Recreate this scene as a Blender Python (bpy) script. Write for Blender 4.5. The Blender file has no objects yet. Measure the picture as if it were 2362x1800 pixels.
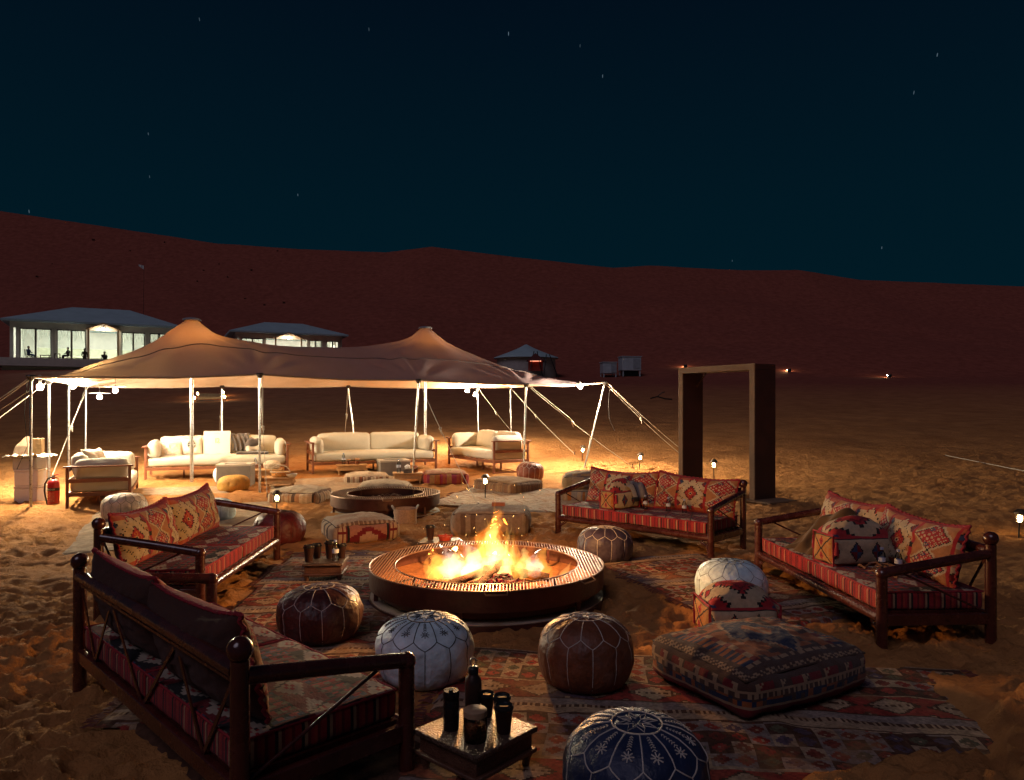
import bpy, math, random
import numpy as np
from mathutils import Vector, Matrix, noise as mnoise
R = math.radians
random.seed(7)
sc = bpy.context.scene
col = sc.collection

# ---------------------------------------------------------------- camera, sky, fill light, exposure
cam_d = bpy.data.cameras.new('camera'); cam = bpy.data.objects.new('camera', cam_d); col.objects.link(cam)
cam.location = (0, 0, 1.6); cam.rotation_euler = (R(90), 0, 0)
cam_d.sensor_fit = 'HORIZONTAL'; cam_d.sensor_width = 36; cam_d.lens = 36*1680/2362
cam_d.shift_y = 34/2362; cam_d.clip_start = 0.05; cam_d.clip_end = 2000
sc.camera = cam
sc.view_settings.view_transform = 'Standard'; sc.view_settings.look = 'None'
sc.view_settings.exposure = 0.0; sc.view_settings.gamma = 1.0
sc.render.engine = 'CYCLES'
sc.cycles.use_denoising = True
sc.cycles.max_bounces = 6; sc.cycles.diffuse_bounces = 3; sc.cycles.glossy_bounces = 3
sc.cycles.transparent_max_bounces = 160; sc.cycles.sample_clamp_indirect = 6.0
sc.cycles.caustics_reflective = False; sc.cycles.caustics_refractive = False

world = bpy.data.worlds.new('World'); sc.world = world; world.use_nodes = True
def night_sky():
    nt = world.node_tree; n = nt.nodes; l = nt.links; n.clear()
    out = n.new('ShaderNodeOutputWorld'); bg = n.new('ShaderNodeBackground'); l.new(bg.outputs[0], out.inputs[0])
    tc = n.new('ShaderNodeTexCoord')
    sep = n.new('ShaderNodeSeparateXYZ'); l.new(tc.outputs['Generated'], sep.inputs[0])
    ramp = n.new('ShaderNodeValToRGB'); l.new(sep.outputs[2], ramp.inputs[0])
    e = ramp.color_ramp.elements
    e[0].position = 0.0; e[0].color = (0.0006, 0.0122, 0.0200, 1)
    e[1].position = 0.55; e[1].color = (0.0007, 0.0036, 0.0095, 1)
    m = ramp.color_ramp.elements.new(0.25); m.color = (0.0005, 0.0092, 0.0165, 1)
    # stars: short trails at fixed directions of the sky dome
    stars = [(1173,78,9,1.0),(1390,176,6,.75),(1338,106,6,.35),(1454,302,4,.3),(851,68,6,.4),(955,8,6,.3),(2162,127,6,.7),(2108,214,6,.55),
             (687,450,4,.6),(342,309,4,.45),(345,408,4,.35),(67,488,5,.5),(460,45,6,.4),(131,5,6,.3),(2034,572,4,.6),(1689,602,3,.4),(612,108,6,.25),
             (940,268,4,.2),(1168,236,5,.22),(511,318,3,.25),(2185,345,3,.3),(1044,453,3,.25),(1213,503,3,.3),(470,345,3,.2),(1340,98,3,.3),(593,493,2,.3),(2080,432,3,.2)]
    stars = [q for q in stars if q[3] >= .35]
    acc = None
    for px, py, ln, b in stars:
        d = Vector(((px-1181)/1680, 1, (934-py)/1680)).normalized()
        sub = n.new('ShaderNodeVectorMath'); sub.operation = 'SUBTRACT'; l.new(tc.outputs['Generated'], sub.inputs[0]); sub.inputs[1].default_value = d
        mul = n.new('ShaderNodeVectorMath'); mul.operation = 'MULTIPLY'; l.new(sub.outputs[0], mul.inputs[0])
        mul.inputs[1].default_value = (1/0.00042, 1/0.0012, 1/(0.00042*ln))
        le = n.new('ShaderNodeVectorMath'); le.operation = 'LENGTH'; l.new(mul.outputs[0], le.inputs[0])
        lt = n.new('ShaderNodeMath'); lt.operation = 'LESS_THAN'; l.new(le.outputs['Value'], lt.inputs[0]); lt.inputs[1].default_value = 1.0
        if acc is None:
            mm = n.new('ShaderNodeMath'); mm.operation = 'MULTIPLY'; l.new(lt.outputs[0], mm.inputs[0]); mm.inputs[1].default_value = b*.2
        else:
            mm = n.new('ShaderNodeMath'); mm.operation = 'MULTIPLY_ADD'; l.new(lt.outputs[0], mm.inputs[0]); mm.inputs[1].default_value = b*.2; l.new(acc, mm.inputs[2])
        acc = mm.outputs[0]
    sc_ = n.new('ShaderNodeVectorMath'); sc_.operation = 'SCALE'; sc_.inputs[0].default_value = (.55, .8, 1.0); l.new(acc, sc_.inputs['Scale'])
    add = n.new('ShaderNodeVectorMath'); add.operation = 'ADD'; l.new(ramp.outputs[0], add.inputs[0]); l.new(sc_.outputs[0], add.inputs[1])
    l.new(add.outputs[0], bg.inputs[0]); bg.inputs[1].default_value = 1.0
night_sky()
moon_fill_d = bpy.data.lights.new('moon_fill', 'SUN'); moon_fill = bpy.data.objects.new('moon_fill', moon_fill_d); col.objects.link(moon_fill)
moon_fill_d.energy = 0.41; moon_fill_d.color = (0.86, 0.72, 0.90); moon_fill_d.angle = R(30)  # broad tinted fill, added unseen to lift the foreground and dunes
moon_fill.rotation_euler = (R(40), 0, R(-30))

# ---------------------------------------------------------------- helpers: projection-free placing (metres)
def gp(px, py, z=0.0):
    """ground point (x, y) for a spot of the reference picture at height z (used once, to survey the place)"""
    d = 1680*(1.6-z)/(py-934); return ((px-1181)/1680*d, d)

class MB:
    def __init__(s): s.v = []; s.f = []; s.c = []
    def add(s, v, f, c=None):
        o = len(s.v); s.v += [tuple(p) for p in v]; s.f += [tuple(i+o for i in q) for q in f]
        s.c += (c if isinstance(c, list) else [c]*len(f)); return s
    def box(s, c, size, m=None, col_=None):
        x, y, z = [a/2 for a in size]
        v = [Vector((i, j, k)) for k in (-z, z) for j in (-y, y) for i in (-x, x)]
        if m is not None: v = [m @ p for p in v]
        v = [p+Vector(c) for p in v]
        return s.add(v, [(0,2,3,1),(4,5,7,6),(0,1,5,4),(2,6,7,3),(0,4,6,2),(1,3,7,5)], col_)
    def tube(s, pts, r, n=8, col_=None, cap=True):
        pts = [Vector(p) for p in pts]; k = len(pts); rr = r if isinstance(r, (list, tuple)) else [r]*k
        t0 = (pts[1]-pts[0]).normalized(); a = t0.orthogonal().normalized(); v = []; f = []
        for i, p in enumerate(pts):
            t = (pts[min(i+1, k-1)]-pts[max(i-1, 0)])
            t = t.normalized() if t.length > 1e-9 else t0
            a = (a-t*a.dot(t)); a = a.normalized() if a.length > 1e-6 else t.orthogonal().normalized()
            b = t.cross(a)
            for j in range(n):
                w = 2*math.pi*j/n; v.append(p+(a*math.cos(w)+b*math.sin(w))*rr[i])
        for i in range(k-1):
            for j in range(n):
                j2 = (j+1) % n; f.append((i*n+j, i*n+j2, (i+1)*n+j2, (i+1)*n+j))
        if cap: f.append(tuple(range(n-1, -1, -1))); f.append(tuple((k-1)*n+j for j in range(n)))
        return s.add(v, f, col_)
    def lathe(s, prof, n=24, c=(0, 0, 0), col_=None, fn=None, sx=1, sy=1, cap=True):
        v = []; f = []; k = len(prof)
        for i, (r, z) in enumerate(prof):
            for j in range(n):
                w = 2*math.pi*j/n; q = r if fn is None else r*fn(w, z, r)
                v.append((c[0]+q*math.cos(w)*sx, c[1]+q*math.sin(w)*sy, c[2]+z))
        for i in range(k-1):
            for j in range(n):
                j2 = (j+1) % n; f.append((i*n+j, i*n+j2, (i+1)*n+j2, (i+1)*n+j))
        if cap and prof[0][0] > 1e-6: f.append(tuple(range(n-1, -1, -1)))
        if cap and prof[-1][0] > 1e-6: f.append(tuple((k-1)*n+j for j in range(n)))
        return s.add(v, f, col_)
    def sphere(s, c, r, n=12, col_=None):
        m = max(6, n//2); prof = [(max(1e-5, r*math.sin(math.pi*i/m)) if 0 < i < m else 0.0, -r*math.cos(math.pi*i/m)) for i in range(m+1)]
        return s.lathe(prof, n, c, col_)
    def mesh(s, name, smooth=True):
        me = bpy.data.meshes.new(name); me.from_pydata(s.v, [], s.f); me.update()
        if any(c is not None for c in s.c):
            at = me.attributes.new('pattern', 'FLOAT_COLOR', 'FACE')
            arr = np.ones((len(s.f), 4), np.float32); arr[:, :3] = [c if c is not None else (.5, .5, .5) for c in s.c]
            at.data.foreach_set('color', arr.ravel())
        if smooth: me.polygons.foreach_set('use_smooth', [True]*len(me.polygons)); me.set_sharp_from_angle(angle=R(48))
        return me

def link(name, me, mat=None, parent=None, loc=None, rot=None):
    o = bpy.data.objects.new(name, me)
    if mat is not None and me is not None and not me.materials: me.materials.append(mat)
    col.objects.link(o)
    if parent is not None: o.parent = parent
    if loc is not None: o.location = loc
    if rot is not None: o.rotation_euler = rot
    return o
def part(name, mb, mat, parent, bevel=0, smooth=True, loc=None, rot=None):
    o = link(name, mb.mesh(name, smooth), mat, parent, loc, rot)
    if bevel:
        b = o.modifiers.new('bevel', 'BEVEL'); b.width = bevel; b.segments = 2; b.limit_method = 'ANGLE'
    return o
def tag(o, label, cat, group=None, kind=None):
    if label: o['label'] = label
    if cat: o['category'] = cat
    if group: o['group'] = group
    if kind: o['kind'] = kind
    return o
def thing(name, label, cat, loc=(0, 0, 0), rz=0.0, group=None, rx=0.0, ry=0.0):
    o = bpy.data.objects.new(name, None); o.empty_display_size = .1; col.objects.link(o)
    o.location = loc; o.rotation_euler = (rx, ry, rz); return tag(o, label, cat, group)
def copy_tree(o, parent=None):
    c = o.copy(); col.objects.link(c); c.parent = parent
    for ch in list(o.children): copy_tree(ch, c)
    return c

# ---------------------------------------------------------------- materials
MATS = {}
def mat(name, color=(.5, .5, .5), rough=.6, metal=0.0, var=.18, vscale=6.0, bump=0.0, bscale=40.0, attr=False, spec=.5,
        emit=None, estr=0.0, sheen=0.0, trans=0.0, weave=0.0, wscale=220.0, wear=None, coat=0.0, glass=False):
    if name in MATS: return MATS[name]
    m = bpy.data.materials.new(name); m.use_nodes = True; nt = m.node_tree; n = nt.nodes; l = nt.links
    b = n['Principled BSDF']; b.inputs['Roughness'].default_value = rough; b.inputs['Metallic'].default_value = metal
    b.inputs['Specular IOR Level'].default_value = spec; b.inputs['Sheen Weight'].default_value = sheen
    b.inputs['Coat Weight'].default_value = coat; b.inputs['Coat Roughness'].default_value = .18
    tc = n.new('ShaderNodeTexCoord')
    nz = n.new('ShaderNodeTexNoise'); nz.inputs['Scale'].default_value = vscale; nz.inputs['Detail'].default_value = 6; nz.inputs['Roughness'].default_value = .65
    l.new(tc.outputs['Object'], nz.inputs['Vector'])
    mr = n.new('ShaderNodeMapRange'); l.new(nz.outputs['Fac'], mr.inputs[0]); mr.inputs[1].default_value = .3; mr.inputs[2].default_value = .7
    mr.inputs[3].default_value = 1-var; mr.inputs[4].default_value = 1+var*.7
    mx = n.new('ShaderNodeVectorMath'); mx.operation = 'SCALE'; l.new(mr.outputs[0], mx.inputs['Scale'])
    if attr:
        a = n.new('ShaderNodeAttribute'); a.attribute_name = 'pattern'; l.new(a.outputs['Color'], mx.inputs[0])
    else: mx.inputs[0].default_value = color
    src = mx.outputs[0]
    if wear:
        n2 = n.new('ShaderNodeTexNoise'); n2.inputs['Scale'].default_value = wear[1]; n2.inputs['Detail'].default_value = 8; n2.inputs['Roughness'].default_value = .7
        l.new(tc.outputs['Object'], n2.inputs['Vector'])
        r2 = n.new('ShaderNodeMapRange'); l.new(n2.outputs['Fac'], r2.inputs[0]); r2.inputs[1].default_value = .52; r2.inputs[2].default_value = .72
        mixc = n.new('ShaderNodeMix'); mixc.data_type = 'RGBA'; l.new(r2.outputs[0], mixc.inputs[0]); l.new(src, mixc.inputs[6]); mixc.inputs[7].default_value = (*wear[0], 1)
        src = mixc.outputs[2]
    l.new(src, b.inputs['Base Color'])
    rr = n.new('ShaderNodeMapRange'); l.new(nz.outputs['Fac'], rr.inputs[0]); rr.inputs[1].default_value = .3; rr.inputs[2].default_value = .7
    rr.inputs[3].default_value = max(0.02, rough-.09); rr.inputs[4].default_value = min(1, rough+.09); l.new(rr.outputs[0], b.inputs['Roughness'])
    hgt = None
    if bump:
        n3 = n.new('ShaderNodeTexNoise'); n3.inputs['Scale'].default_value = bscale; n3.inputs['Detail'].default_value = 5; l.new(tc.outputs['Object'], n3.inputs['Vector'])
        bp = n.new('ShaderNodeBump'); bp.inputs['Strength'].default_value = bump; bp.inputs['Distance'].default_value = .02; l.new(n3.outputs['Fac'], bp.inputs['Height'])
        hgt = bp
    if weave:
        w = n.new('ShaderNodeTexWave'); w.inputs['Scale'].default_value = wscale/6.28; w.bands_direction = 'DIAGONAL'; w.inputs['Distortion'].default_value = 1.5; l.new(tc.outputs['Object'], w.inputs['Vector'])
        bp2 = n.new('ShaderNodeBump'); bp2.inputs['Strength'].default_value = weave; bp2.inputs['Distance'].default_value = .006; l.new(w.outputs['Fac'], bp2.inputs['Height'])
        if hgt: l.new(hgt.outputs[0], bp2.inputs['Normal'])
        hgt = bp2
    if hgt: l.new(hgt.outputs[0], b.inputs['Normal'])
    if emit: b.inputs['Emission Color'].default_value = (*emit, 1); b.inputs['Emission Strength'].default_value = estr
    if glass: b.inputs['Transmission Weight'].default_value = 1.0; b.inputs['IOR'].default_value = 1.3
    if trans:
        t = n.new('ShaderNodeBsdfTranslucent'); l.new(src, t.inputs[0]); ms = n.new('ShaderNodeMixShader'); ms.inputs[0].default_value = trans
        l.new(b.outputs[0], ms.inputs[1]); l.new(t.outputs[0], ms.inputs[2]); l.new(ms.outputs[0], n['Material Output'].inputs[0])
    MATS[name] = m; return m
def emitter(name, color, strength):
    if name in MATS: return MATS[name]
    m = bpy.data.materials.new(name); m.use_nodes = True; n = m.node_tree.nodes; n.clear()
    e = n.new('ShaderNodeEmission'); e.inputs[0].default_value = (*color, 1); e.inputs[1].default_value = strength
    o = n.new('ShaderNodeOutputMaterial'); m.node_tree.links.new(e.outputs[0], o.inputs[0]); MATS[name] = m; return m
def fire_volume(name, color, strength):
    if name in MATS: return MATS[name]
    m = bpy.data.materials.new(name); m.use_nodes = True; n = m.node_tree.nodes; n.clear()
    e = n.new('ShaderNodeEmission'); e.inputs[0].default_value = (*color, 1); e.inputs[1].default_value = strength
    o = n.new('ShaderNodeOutputMaterial'); m.node_tree.links.new(e.outputs[0], o.inputs['Volume']); MATS[name] = m; return m

def sand_mat():
    m = bpy.data.materials.new('sand'); m.use_nodes = True; nt = m.node_tree; n = nt.nodes; l = nt.links
    b = n['Principled BSDF']; b.inputs['Roughness'].default_value = .95; b.inputs['Specular IOR Level'].default_value = .12
    tc = n.new('ShaderNodeTexCoord')
    a = n.new('ShaderNodeTexNoise'); a.inputs['Scale'].default_value = 1.1; a.inputs['Detail'].default_value = 8; a.inputs['Roughness'].default_value = .62; l.new(tc.outputs['Object'], a.inputs['Vector'])
    cr = n.new('ShaderNodeValToRGB'); l.new(a.outputs['Fac'], cr.inputs[0]); e = cr.color_ramp.elements
    e[0].position = .32; e[0].color = (.35, .150, .050, 1); e[1].position = .7; e[1].color = (.54, .255, .085, 1)
    g = n.new('ShaderNodeTexNoise'); g.inputs['Scale'].default_value = 420; g.inputs['Detail'].default_value = 2; l.new(tc.outputs['Object'], g.inputs['Vector'])
    gm = n.new('ShaderNodeMapRange'); l.new(g.outputs['Fac'], gm.inputs[0]); gm.inputs[1].default_value = .3; gm.inputs[2].default_value = .7; gm.inputs[3].default_value = .8; gm.inputs[4].default_value = 1.15
    s0 = n.new('ShaderNodeSeparateXYZ'); l.new(tc.outputs['Object'], s0.inputs[0]); f0 = n.new('ShaderNodeMapRange'); l.new(s0.outputs[1], f0.inputs[0]); f0.inputs[1].default_value = 12; f0.inputs[2].default_value = 40
    gx = n.new('ShaderNodeMix'); l.new(f0.outputs[0], gx.inputs[0]); l.new(gm.outputs[0], gx.inputs[2]); gx.inputs[3].default_value = 1.0
    sc2 = n.new('ShaderNodeVectorMath'); sc2.operation = 'SCALE'; l.new(cr.outputs[0], sc2.inputs[0]); l.new(gx.outputs[0], sc2.inputs['Scale'])
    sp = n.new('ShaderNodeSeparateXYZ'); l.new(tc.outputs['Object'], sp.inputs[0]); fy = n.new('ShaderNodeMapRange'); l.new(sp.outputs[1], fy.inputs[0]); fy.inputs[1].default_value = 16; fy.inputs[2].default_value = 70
    rd = n.new('ShaderNodeVectorMath'); rd.operation = 'MULTIPLY'; l.new(sc2.outputs[0], rd.inputs[0]); rd.inputs[1].default_value = (.58, .36, .72)      # far sand reddened, and darkened in colour to imitate weaker light
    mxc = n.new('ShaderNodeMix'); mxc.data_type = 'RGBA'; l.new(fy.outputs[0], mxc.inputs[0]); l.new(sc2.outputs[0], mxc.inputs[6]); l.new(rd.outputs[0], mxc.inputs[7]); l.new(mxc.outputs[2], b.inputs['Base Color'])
    n1 = n.new('ShaderNodeTexNoise'); n1.inputs['Scale'].default_value = 13; n1.inputs['Detail'].default_value = 9; n1.inputs['Roughness'].default_value = .66; l.new(tc.outputs['Object'], n1.inputs['Vector'])
    b1 = n.new('ShaderNodeBump'); sy = n.new('ShaderNodeSeparateXYZ'); l.new(tc.outputs['Object'], sy.inputs[0]); my = n.new('ShaderNodeMapRange'); l.new(sy.outputs[1], my.inputs[0]); my.inputs[1].default_value = 18; my.inputs[2].default_value = 48; my.inputs[3].default_value = .9; my.inputs[4].default_value = .0; l.new(my.outputs[0], b1.inputs['Strength']); b1.inputs['Distance'].default_value = .06; l.new(n1.outputs['Fac'], b1.inputs['Height'])
    b2 = n.new('ShaderNodeBump'); m2 = n.new('ShaderNodeMapRange'); l.new(sy.outputs[1], m2.inputs[0]); m2.inputs[1].default_value = 8; m2.inputs[2].default_value = 30; m2.inputs[3].default_value = .35; m2.inputs[4].default_value = 0; l.new(m2.outputs[0], b2.inputs['Strength']); b2.inputs['Distance'].default_value = .004; l.new(g.outputs['Fac'], b2.inputs['Height']); l.new(b1.outputs[0], b2.inputs['Normal'])
    l.new(b2.outputs[0], b.inputs['Normal']); MATS['sand'] = m; return m
SAND = sand_mat()
WOOD = mat('dark_lacquer', (.075, .017, .012), .26, var=.4, vscale=9, bump=.12, bscale=60, coat=.45)
CLOTH = mat('woven_kilim', attr=True, rough=.92, var=.22, vscale=26, weave=.5, wscale=900, sheen=.1, spec=.2, bump=.25, bscale=90)
RUG = mat('flat_woven_rug', attr=True, rough=.96, var=.4, vscale=14, wear=((.36, .19, .085), 2.6), weave=.6, wscale=700, spec=.15, bump=.3, bscale=50)
REDTRIM = mat('red_wool_trim', (.33, .018, .03), .85, var=.3, vscale=60, bump=.6, bscale=160)
BROWNBACK = mat('brown_canvas', (.075, .028, .018), .8, var=.2, weave=.3)
LINEN = mat('cream_linen', (.56, .53, .45), .85, var=.06, weave=.25, wscale=800, sheen=.15, spec=.25, bump=.1, bscale=14)
TEAK = mat('teak_frame', (.22, .075, .035), .5, var=.25, vscale=14, bump=.1, bscale=70)
STEEL = mat('brushed_pole', (.55, .55, .53), .32, metal=.9, var=.15, vscale=30)
BLACK = mat('black_plastic', (.012, .011, .011), .35, var=.2)
IRON = mat('dark_iron', (.075, .022, .015), .5, metal=.35, var=.35, vscale=7, bump=.2, bscale=30, wear=((.09, .035, .018), 5))
ROPE = mat('pale_rope', (.5, .43, .33), .85, var=.25, vscale=60, bump=.5, bscale=200)
TENT = mat('stretch_fabric', (.62, .46, .31), .85, var=.12, vscale=1.6, trans=.045, spec=.15, bump=.05, bscale=3)
def darken_outside(m):                       # outside colour darkened to imitate dim night light, beige inside
    nt = m.node_tree; n = nt.nodes; l = nt.links; b = n['Principled BSDF']; src = b.inputs['Base Color'].links[0].from_socket
    g = n.new('ShaderNodeNewGeometry'); mu = n.new('ShaderNodeVectorMath'); mu.operation = 'MULTIPLY'; l.new(src, mu.inputs[0]); mu.inputs[1].default_value = (.36, .37, .62)
    mx = n.new('ShaderNodeMix'); mx.data_type = 'RGBA'; l.new(g.outputs['Backfacing'], mx.inputs[0]); l.new(mu.outputs[0], mx.inputs[6]); l.new(src, mx.inputs[7]); l.new(mx.outputs[2], b.inputs['Base Color'])
    t = [q for q in n if q.type == 'BSDF_TRANSLUCENT'][0]; nt.links.remove(t.inputs[0].links[0]); t.inputs[0].default_value = (.72, .40, .16, 1)
darken_outside(TENT)
PALE = mat('pale_plaster', (.62, .58, .52), .85, var=.12, vscale=2)
ROOF = mat('grey_blue_canvas_roof', (.33, .45, .49), .8, var=.12, vscale=1.5)
GLASS = mat('thin_glass', (.9, .93, .92), .06, glass=True, var=.02)
PLASTIC = mat('clear_plastic', (.85, .9, .93), .1, glass=True, var=.02)
def clear(name, tint, gloss):
    m = bpy.data.materials.new(name); m.use_nodes = True; n = m.node_tree.nodes; l = m.node_tree.links; n.clear()
    t = n.new('ShaderNodeBsdfTransparent'); t.inputs[0].default_value = (*tint, 1); g = n.new('ShaderNodeBsdfGlossy'); g.inputs['Roughness'].default_value = .06
    fr = n.new('ShaderNodeFresnel'); fr.inputs[0].default_value = gloss; x = n.new('ShaderNodeMixShader'); o = n.new('ShaderNodeOutputMaterial')
    l.new(fr.outputs[0], x.inputs[0]); l.new(t.outputs[0], x.inputs[1]); l.new(g.outputs[0], x.inputs[2]); l.new(x.outputs[0], o.inputs[0]); return m
GLASS = clear('thin_clear_glass', (.93, .95, .94), 1.45); PLASTIC = clear('thin_clear_plastic', (.80, .86, .92), 1.4); FILM = clear('window_sheet', (.95, .97, .96), 1.25)
LAMPCORE = emitter('lamp_bulb', (1.0, .84, .56), 4700); OUTERCORE = emitter('outer_bulb', (1.0, .82, .52), 7000); DIMCORE = emitter('shaded_bulb', (1.0, .90, .70), 1600); CORNERCORE = emitter('corner_bulb', (1.0, .80, .54), 11000)
WARM = emitter('lantern_flame', (1.0, .62, .25), 160)

# ---------------------------------------------------------------- terrain
rng = np.random.default_rng(11)
def vnoise(x, y, seed=0):
    x = np.asarray(x, float); y = np.asarray(y, float); xi = np.floor(x).astype(np.int64); yi = np.floor(y).astype(np.int64)
    fx = x-xi; fy = y-yi; fx = fx*fx*(3-2*fx); fy = fy*fy*(3-2*fy)
    def h(a, b):
        k = (a*374761393+b*668265263+seed*1442695041) & 0xffffffff
        k = ((k ^ (k >> 13))*1274126177) & 0xffffffff; k = k ^ (k >> 16); return (k & 0xffff)/65535.0
    return (h(xi, yi)*(1-fx)+h(xi+1, yi)*fx)*(1-fy)+(h(xi, yi+1)*(1-fx)+h(xi+1, yi+1)*fx)*fy
def fbm(x, y, seed=0, oct_=4):
    s = 0; a = .5
    for i in range(oct_): s = s+a*(vnoise(x*2**i, y*2**i, seed+i)-.5); a *= .5
    return s
def smooth(a, b, x): t = np.clip((x-a)/(b-a), 0, 1); return t*t*(3-2*t)
SKY_X = (np.array([-1500, -600, 0, 236, 503, 690, 889, 996, 1178, 1414, 1500, 1714, 1842, 1982, 2362, 2900, 3800])-1181)/1680*160
SKY_Z = 1.6+(934-np.array([330, 410, 487, 522, 562, 575, 582, 569, 592, 618, 613, 624, 623, 646, 661, 680, 700]))*160/1680
def macro(x, y):
    x = np.asarray(x, float); y = np.asarray(y, float)
    zl = np.interp(y, [-10, 9, 15, 20, 30, 45, 66, 90], [0, 0, .18, .38, 1.0, 1.78, 4.75, 6.3])
    zr = np.interp(y, [-10, 9, 15, 20, 30, 50, 90], [0, 0, .18, .38, 1.05, 2.45, 5.0])
    w = smooth(-24, 0, x); z = zl*(1-w)+zr*w
    crest = np.interp(x, SKY_X, SKY_Z); ks = (crest*.0)+1
    t = np.clip((y-90)/70, 0, 1); up = z+(crest-z)*(.42*t+.58*t**1.7)
    back = np.clip((y-160)/70, 0, 1); up = up+fbm(x*.022, y*.03, 61, 3)*7.0*np.sin(np.pi*t)**1.5+fbm(x*.06+y*.02, y*.05, 67, 3)*2.2*np.sin(np.pi*t)**1.2
    return np.where(y > 90, np.where(y > 160, crest-back**1.4*14, up), z)
def mz(x, y): return float(macro(x, y))
# trodden sand: tile of overlapping footprints
TN = 512; TS = 9.0
tile = np.zeros((TN, TN))
def stamp():
    yy, xx = np.mgrid[-16:17, -16:17]*(TS/TN)
    for k in range(3400):
        cx, cy = rng.integers(0, TN, 2); a = rng.uniform(0, math.pi); ln = rng.uniform(.06, .15); wd = rng.uniform(.035, .075); dp = rng.uniform(.016, .042)
        u = xx*math.cos(a)+yy*math.sin(a); v = -xx*math.sin(a)+yy*math.cos(a); q = np.sqrt((u/ln)**2+(v/wd)**2)
        prof = np.where(q < 1, -(1-q**2.5)*dp, dp*.55*np.exp(-((q-1.22)/.26)**2))*np.clip((2.0-q)*3, 0, 1)
        ix = (np.arange(-16, 17)+cx) % TN; iy = (np.arange(-16, 17)+cy) % TN
        tile[np.ix_(iy, ix)] = tile[np.ix_(iy, ix)]*(1-.75*(q < 1))+prof
stamp()
for _ in range(1): tile[:] = (tile*2+np.roll(tile, 1, 0)+np.roll(tile, -1, 0)+np.roll(tile, 1, 1)+np.roll(tile, -1, 1))/6
def tsample(x, y):
    u = (x/TS*TN) % TN; v = (y/TS*TN) % TN; i = np.floor(u).astype(int) % TN; j = np.floor(v).astype(int) % TN; fu = u-np.floor(u); fv = v-np.floor(v); i2 = (i+1) % TN; j2 = (j+1) % TN
    return (tile[j, i]*(1-fu)+tile[j, i2]*fu)*(1-fv)+(tile[j2, i]*(1-fu)+tile[j2, i2]*fu)*fv
RUGS = {  # centre x, y, size x, y, yaw, height mix
    'front': (1.02, 3.42, 3.0, 2.3, -8), 'left': (-1.52, 5.75, 1.35, 4.3, 4), 'right': (1.80, 6.45, 1.25, 2.4, 19),
    'bench': (-1.11, 3.56, 1.9, 1.0, 134.6), 'beige': (-4.29, 9.6, 2.4, 3.0, 24), 'white': (.45, 11.7, 3.0, 2.2, -20), 'mat': (-5.7, 12.55, 1.7, .9, 8), 'lounge': (-3.2, 13.4, 2.4, 1.9, 22)}
def rugmask(x, y):
    m = np.zeros(np.shape(x))
    for cx, cy, sx, sy, a in RUGS.values():
        ca, sa = math.cos(R(a)), math.sin(R(a)); u = (x-cx)*ca+(y-cy)*sa; v = -(x-cx)*sa+(y-cy)*ca
        d = np.maximum(np.abs(u)-sx/2, np.abs(v)-sy/2); m = np.maximum(m, 1-smooth(-.02, .14, d))
    return m
def detail(x, y):
    near = 1-smooth(16, 26, y)
    f = tsample(x, y)*.85+tsample(x*.71*.8+y*.71*.8+3.3, -x*.71*.8+y*.71*.8+1.7)*.72+tsample(x*.6*1.9-y*.8*1.9+5.1, x*.8*1.9+y*.6*1.9)*.5
    amp = np.clip(.35+1.6*(vnoise(x*.45, y*.45, 5)), .3, 1.3)
    und = fbm(x*.55, y*.55, 3, 4)*.11+fbm(x*2.3, y*2.3, 9, 4)*.075+np.abs(fbm(x*5.5, y*5.5, 19, 3))*.05*near
    far = fbm(x*.12, y*.12, 21, 4)*.8*smooth(20, 45, y)+fbm(x*.7, y*.9, 31, 4)*.16*smooth(14, 24, y)*(1-smooth(34, 52, y))
    m = rugmask(x, y)
    edge = 3.12+.30*np.clip(x-1.0, 0, 3)+.9*fbm(x*2.1, y*2.1, 77, 4)
    drift = .085*smooth(0, .25, edge-y)*smooth(.75, 1.2, x)+.07*smooth(2.2, 2.5, x)*np.exp(-((y-3.6)/.6)**2)
    return drift+(f*amp*near+und)*(1-.85*m*(1-smooth(0, .25, edge-y)*smooth(.75, 1.2, x)))*np.where(y < 30, 1, .6)+far*(1-.8*np.exp(-((y-48)/6)**2*0))
def build_ground():
    ys = [0.4]; 
    while ys[-1] < 250: ys.append(ys[-1]+max(.017, .0052*(ys[-1]+.9)))
    ys = np.array(ys); nt_ = 440; t = np.linspace(-1.15, 1.15, nt_)
    Y = np.repeat(ys[:, None], nt_, 1); X = t[None, :]*(Y+3.2)
    Z = macro(X, Y)+detail(X, Y)
    v = np.stack([X, Y, Z], -1).reshape(-1, 3); ny = len(ys)
    i = np.arange(ny-1)[:, None]*nt_+np.arange(nt_-1)[None, :]; f = np.stack([i, i+1, i+1+nt_, i+nt_], -1).reshape(-1, 4)
    me = bpy.data.meshes.new('sand_ground'); me.vertices.add(len(v)); me.vertices.foreach_set('co', v.ravel())
    me.loops.add(f.size); me.loops.foreach_set('vertex_index', f.ravel().astype(np.int32)); me.polygons.add(len(f))
    me.polygons.foreach_set('loop_start', (np.arange(len(f))*4).astype(np.int32)); me.update(calc_edges=True)
    me.polygons.foreach_set('use_smooth', [True]*len(f)); me.validate()
    o = link('sand_ground', me, SAND); o['kind'] = 'structure'
    print('ground', len(f))
build_ground()

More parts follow.
